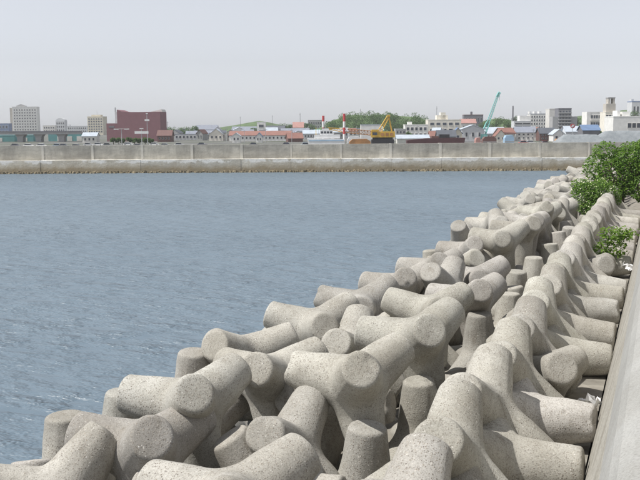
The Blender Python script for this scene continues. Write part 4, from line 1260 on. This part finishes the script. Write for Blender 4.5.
tt = [(480, 122, 420, 12), (487, 118, 430, 12), (496, 115.5, 440, 13), (504, 113.2, 445, 14), (515, 114.5, 440, 11), (521, 117, 440, 10), (491, 122, 425, 12), (509, 119, 430, 12),
      (166, 127.5, 330, 10), (172, 125.5, 380, 11), (181, 126.2, 400, 12), (189, 126.5, 400, 12), (195, 124.8, 420, 10), (186, 129, 390, 12), (175, 129.5, 360, 10),
      (254, 126.5, 430, 9), (268, 123.6, 470, 9), (283, 123.2, 470, 12), (290, 122.6, 475, 11), (306, 122.0, 480, 9), (313, 123.5, 470, 10), (577, 112.5, 430, 9), (583, 116, 430, 8), (634, 108.5, 470, 12), (642, 107.5, 480, 12), (600, 128.4, 240, 7), (409, 131, 250, 9)]
TL = ['green tree in the group behind the light blue-grey shed', 'green tree in the strip right of the maroon hall', 'green tree among the grey roofs below the green hill', 'dark tree behind the balcony flats', 'tree beside the pale slab on the rise', 'low tree beside the blue pavilion', 'low tree before the white flats']
for k, (px, py, d, wp) in enumerate(tt):
    li = 0 if k < 8 else 1 if k < 15 else 2 if k < 21 else 3 if k < 23 else 4 if k < 25 else 5 if k == 25 else 6
    town_tree(px, py, d, wp, TL[li], None if li > 4 else ('trees ' + ['behind the shed', 'right of the maroon hall', 'among the grey roofs', 'behind the balcony flats', 'on the rise'][li]), M_LEAFD, k + 40)
# clipped hedge shrubs before the maroon hall
for k in range(8):
    px = 113 + k * 5.3
    town_tree(px, 137.2 + (k % 3) * 0.5, 245, 7, 'dark rounded shrub of the hedge before the maroon hall', 'hedge before the maroon hall', M_LEAFD, 90 + k, 'hedge_shrub')

# ------------------------------------------------------------------ litter between wall and blocks
M_PLAST = mat_plain('white_plastic', (0.82, 0.82, 0.82), 0.35, 0.05, 4)
M_STICK = mat_plain('driftwood', (0.34, 0.19, 0.07), 0.85, 0.3, 8)
def scrap(loc, s, seed, label):
    rn = random.Random(seed); bm = bmesh.new()
    bmesh.ops.create_grid(bm, x_segments=9, y_segments=7, size=s)
    for v in bm.verts:
        v.co.z += s * 0.9 * noise.noise(v.co * (2.2 / s) + Vector((seed, 0, 0))) + s * 0.35 * noise.noise(v.co * (6 / s))
        v.co.x *= 1.25
    me = bpy.data.meshes.new('plastic_scrap'); bm.to_mesh(me); bm.free()
    me.polygons.foreach_set('use_smooth', [False] * len(me.polygons))
    o = link('plastic_scrap', me, M_PLAST); o.location = loc; o.rotation_euler = (0.5, 0.3, seed)
    so = o.modifiers.new('thickness', 'SOLIDIFY'); so.thickness = 0.006
    tag(o, label, 'litter')
scrap((-0.93, 13.15, 1.62), 0.17, 3, 'crumpled white plastic lying on the seawall foot between tetrapod legs')
scrap((-0.74, 11.05, 1.16), 0.13, 5, 'small white plastic scrap beneath the tip of a tetrapod leg')
scrap((-0.66, 25.2, 1.80), 0.17, 7, 'pale plastic scrap wedged at a leg tip near the small leafy plant')
for (x, y, z, a, l_, lab) in ((-0.70, 18.1, 1.42, 0.3, 0.5, 'orange-brown driftwood stick leaning on the seawall'), (-0.58, 18.35, 1.68, 0.9, 0.42, 'thin driftwood twig lying beside a thicker stick on the seawall')):
    mb = MB(); p = Vector((0, 0, 0))
    for k in range(4):
        q = p + Vector((0.28 * l_ * math.cos(a + k * 0.15), 0.2 * l_ * math.sin(a), 0.16 * l_)); mb.tube(p, q, 0.022 - 0.004 * k, 0.018 - 0.004 * k, 6); p = q
    o = mb.build('driftwood_stick', M_STICK); o.location = (x, y, z); tag(o, lab, 'stick')

# ------------------------------------------------------------------ haze
hz = MB().box(-1400, 1700, -140, 1900, -3.2, 60).build('haze', None)
def mat_haze():
    m = bpy.data.materials.new('haze_air'); m.use_nodes = True; nt = m.node_tree; nt.nodes.clear()
    o = nt.nodes.new('ShaderNodeOutputMaterial'); v = nt.nodes.new('ShaderNodeVolumePrincipled')
    v.inputs['Color'].default_value = (0.95, 0.975, 1.0, 1); v.inputs['Density'].default_value = 0.00026
    v.inputs['Anisotropy'].default_value = 0.0
    nt.links.new(v.outputs[0], o.inputs['Volume']); return m
hz.data.materials.append(mat_haze())
tag(hz, kind='stuff')
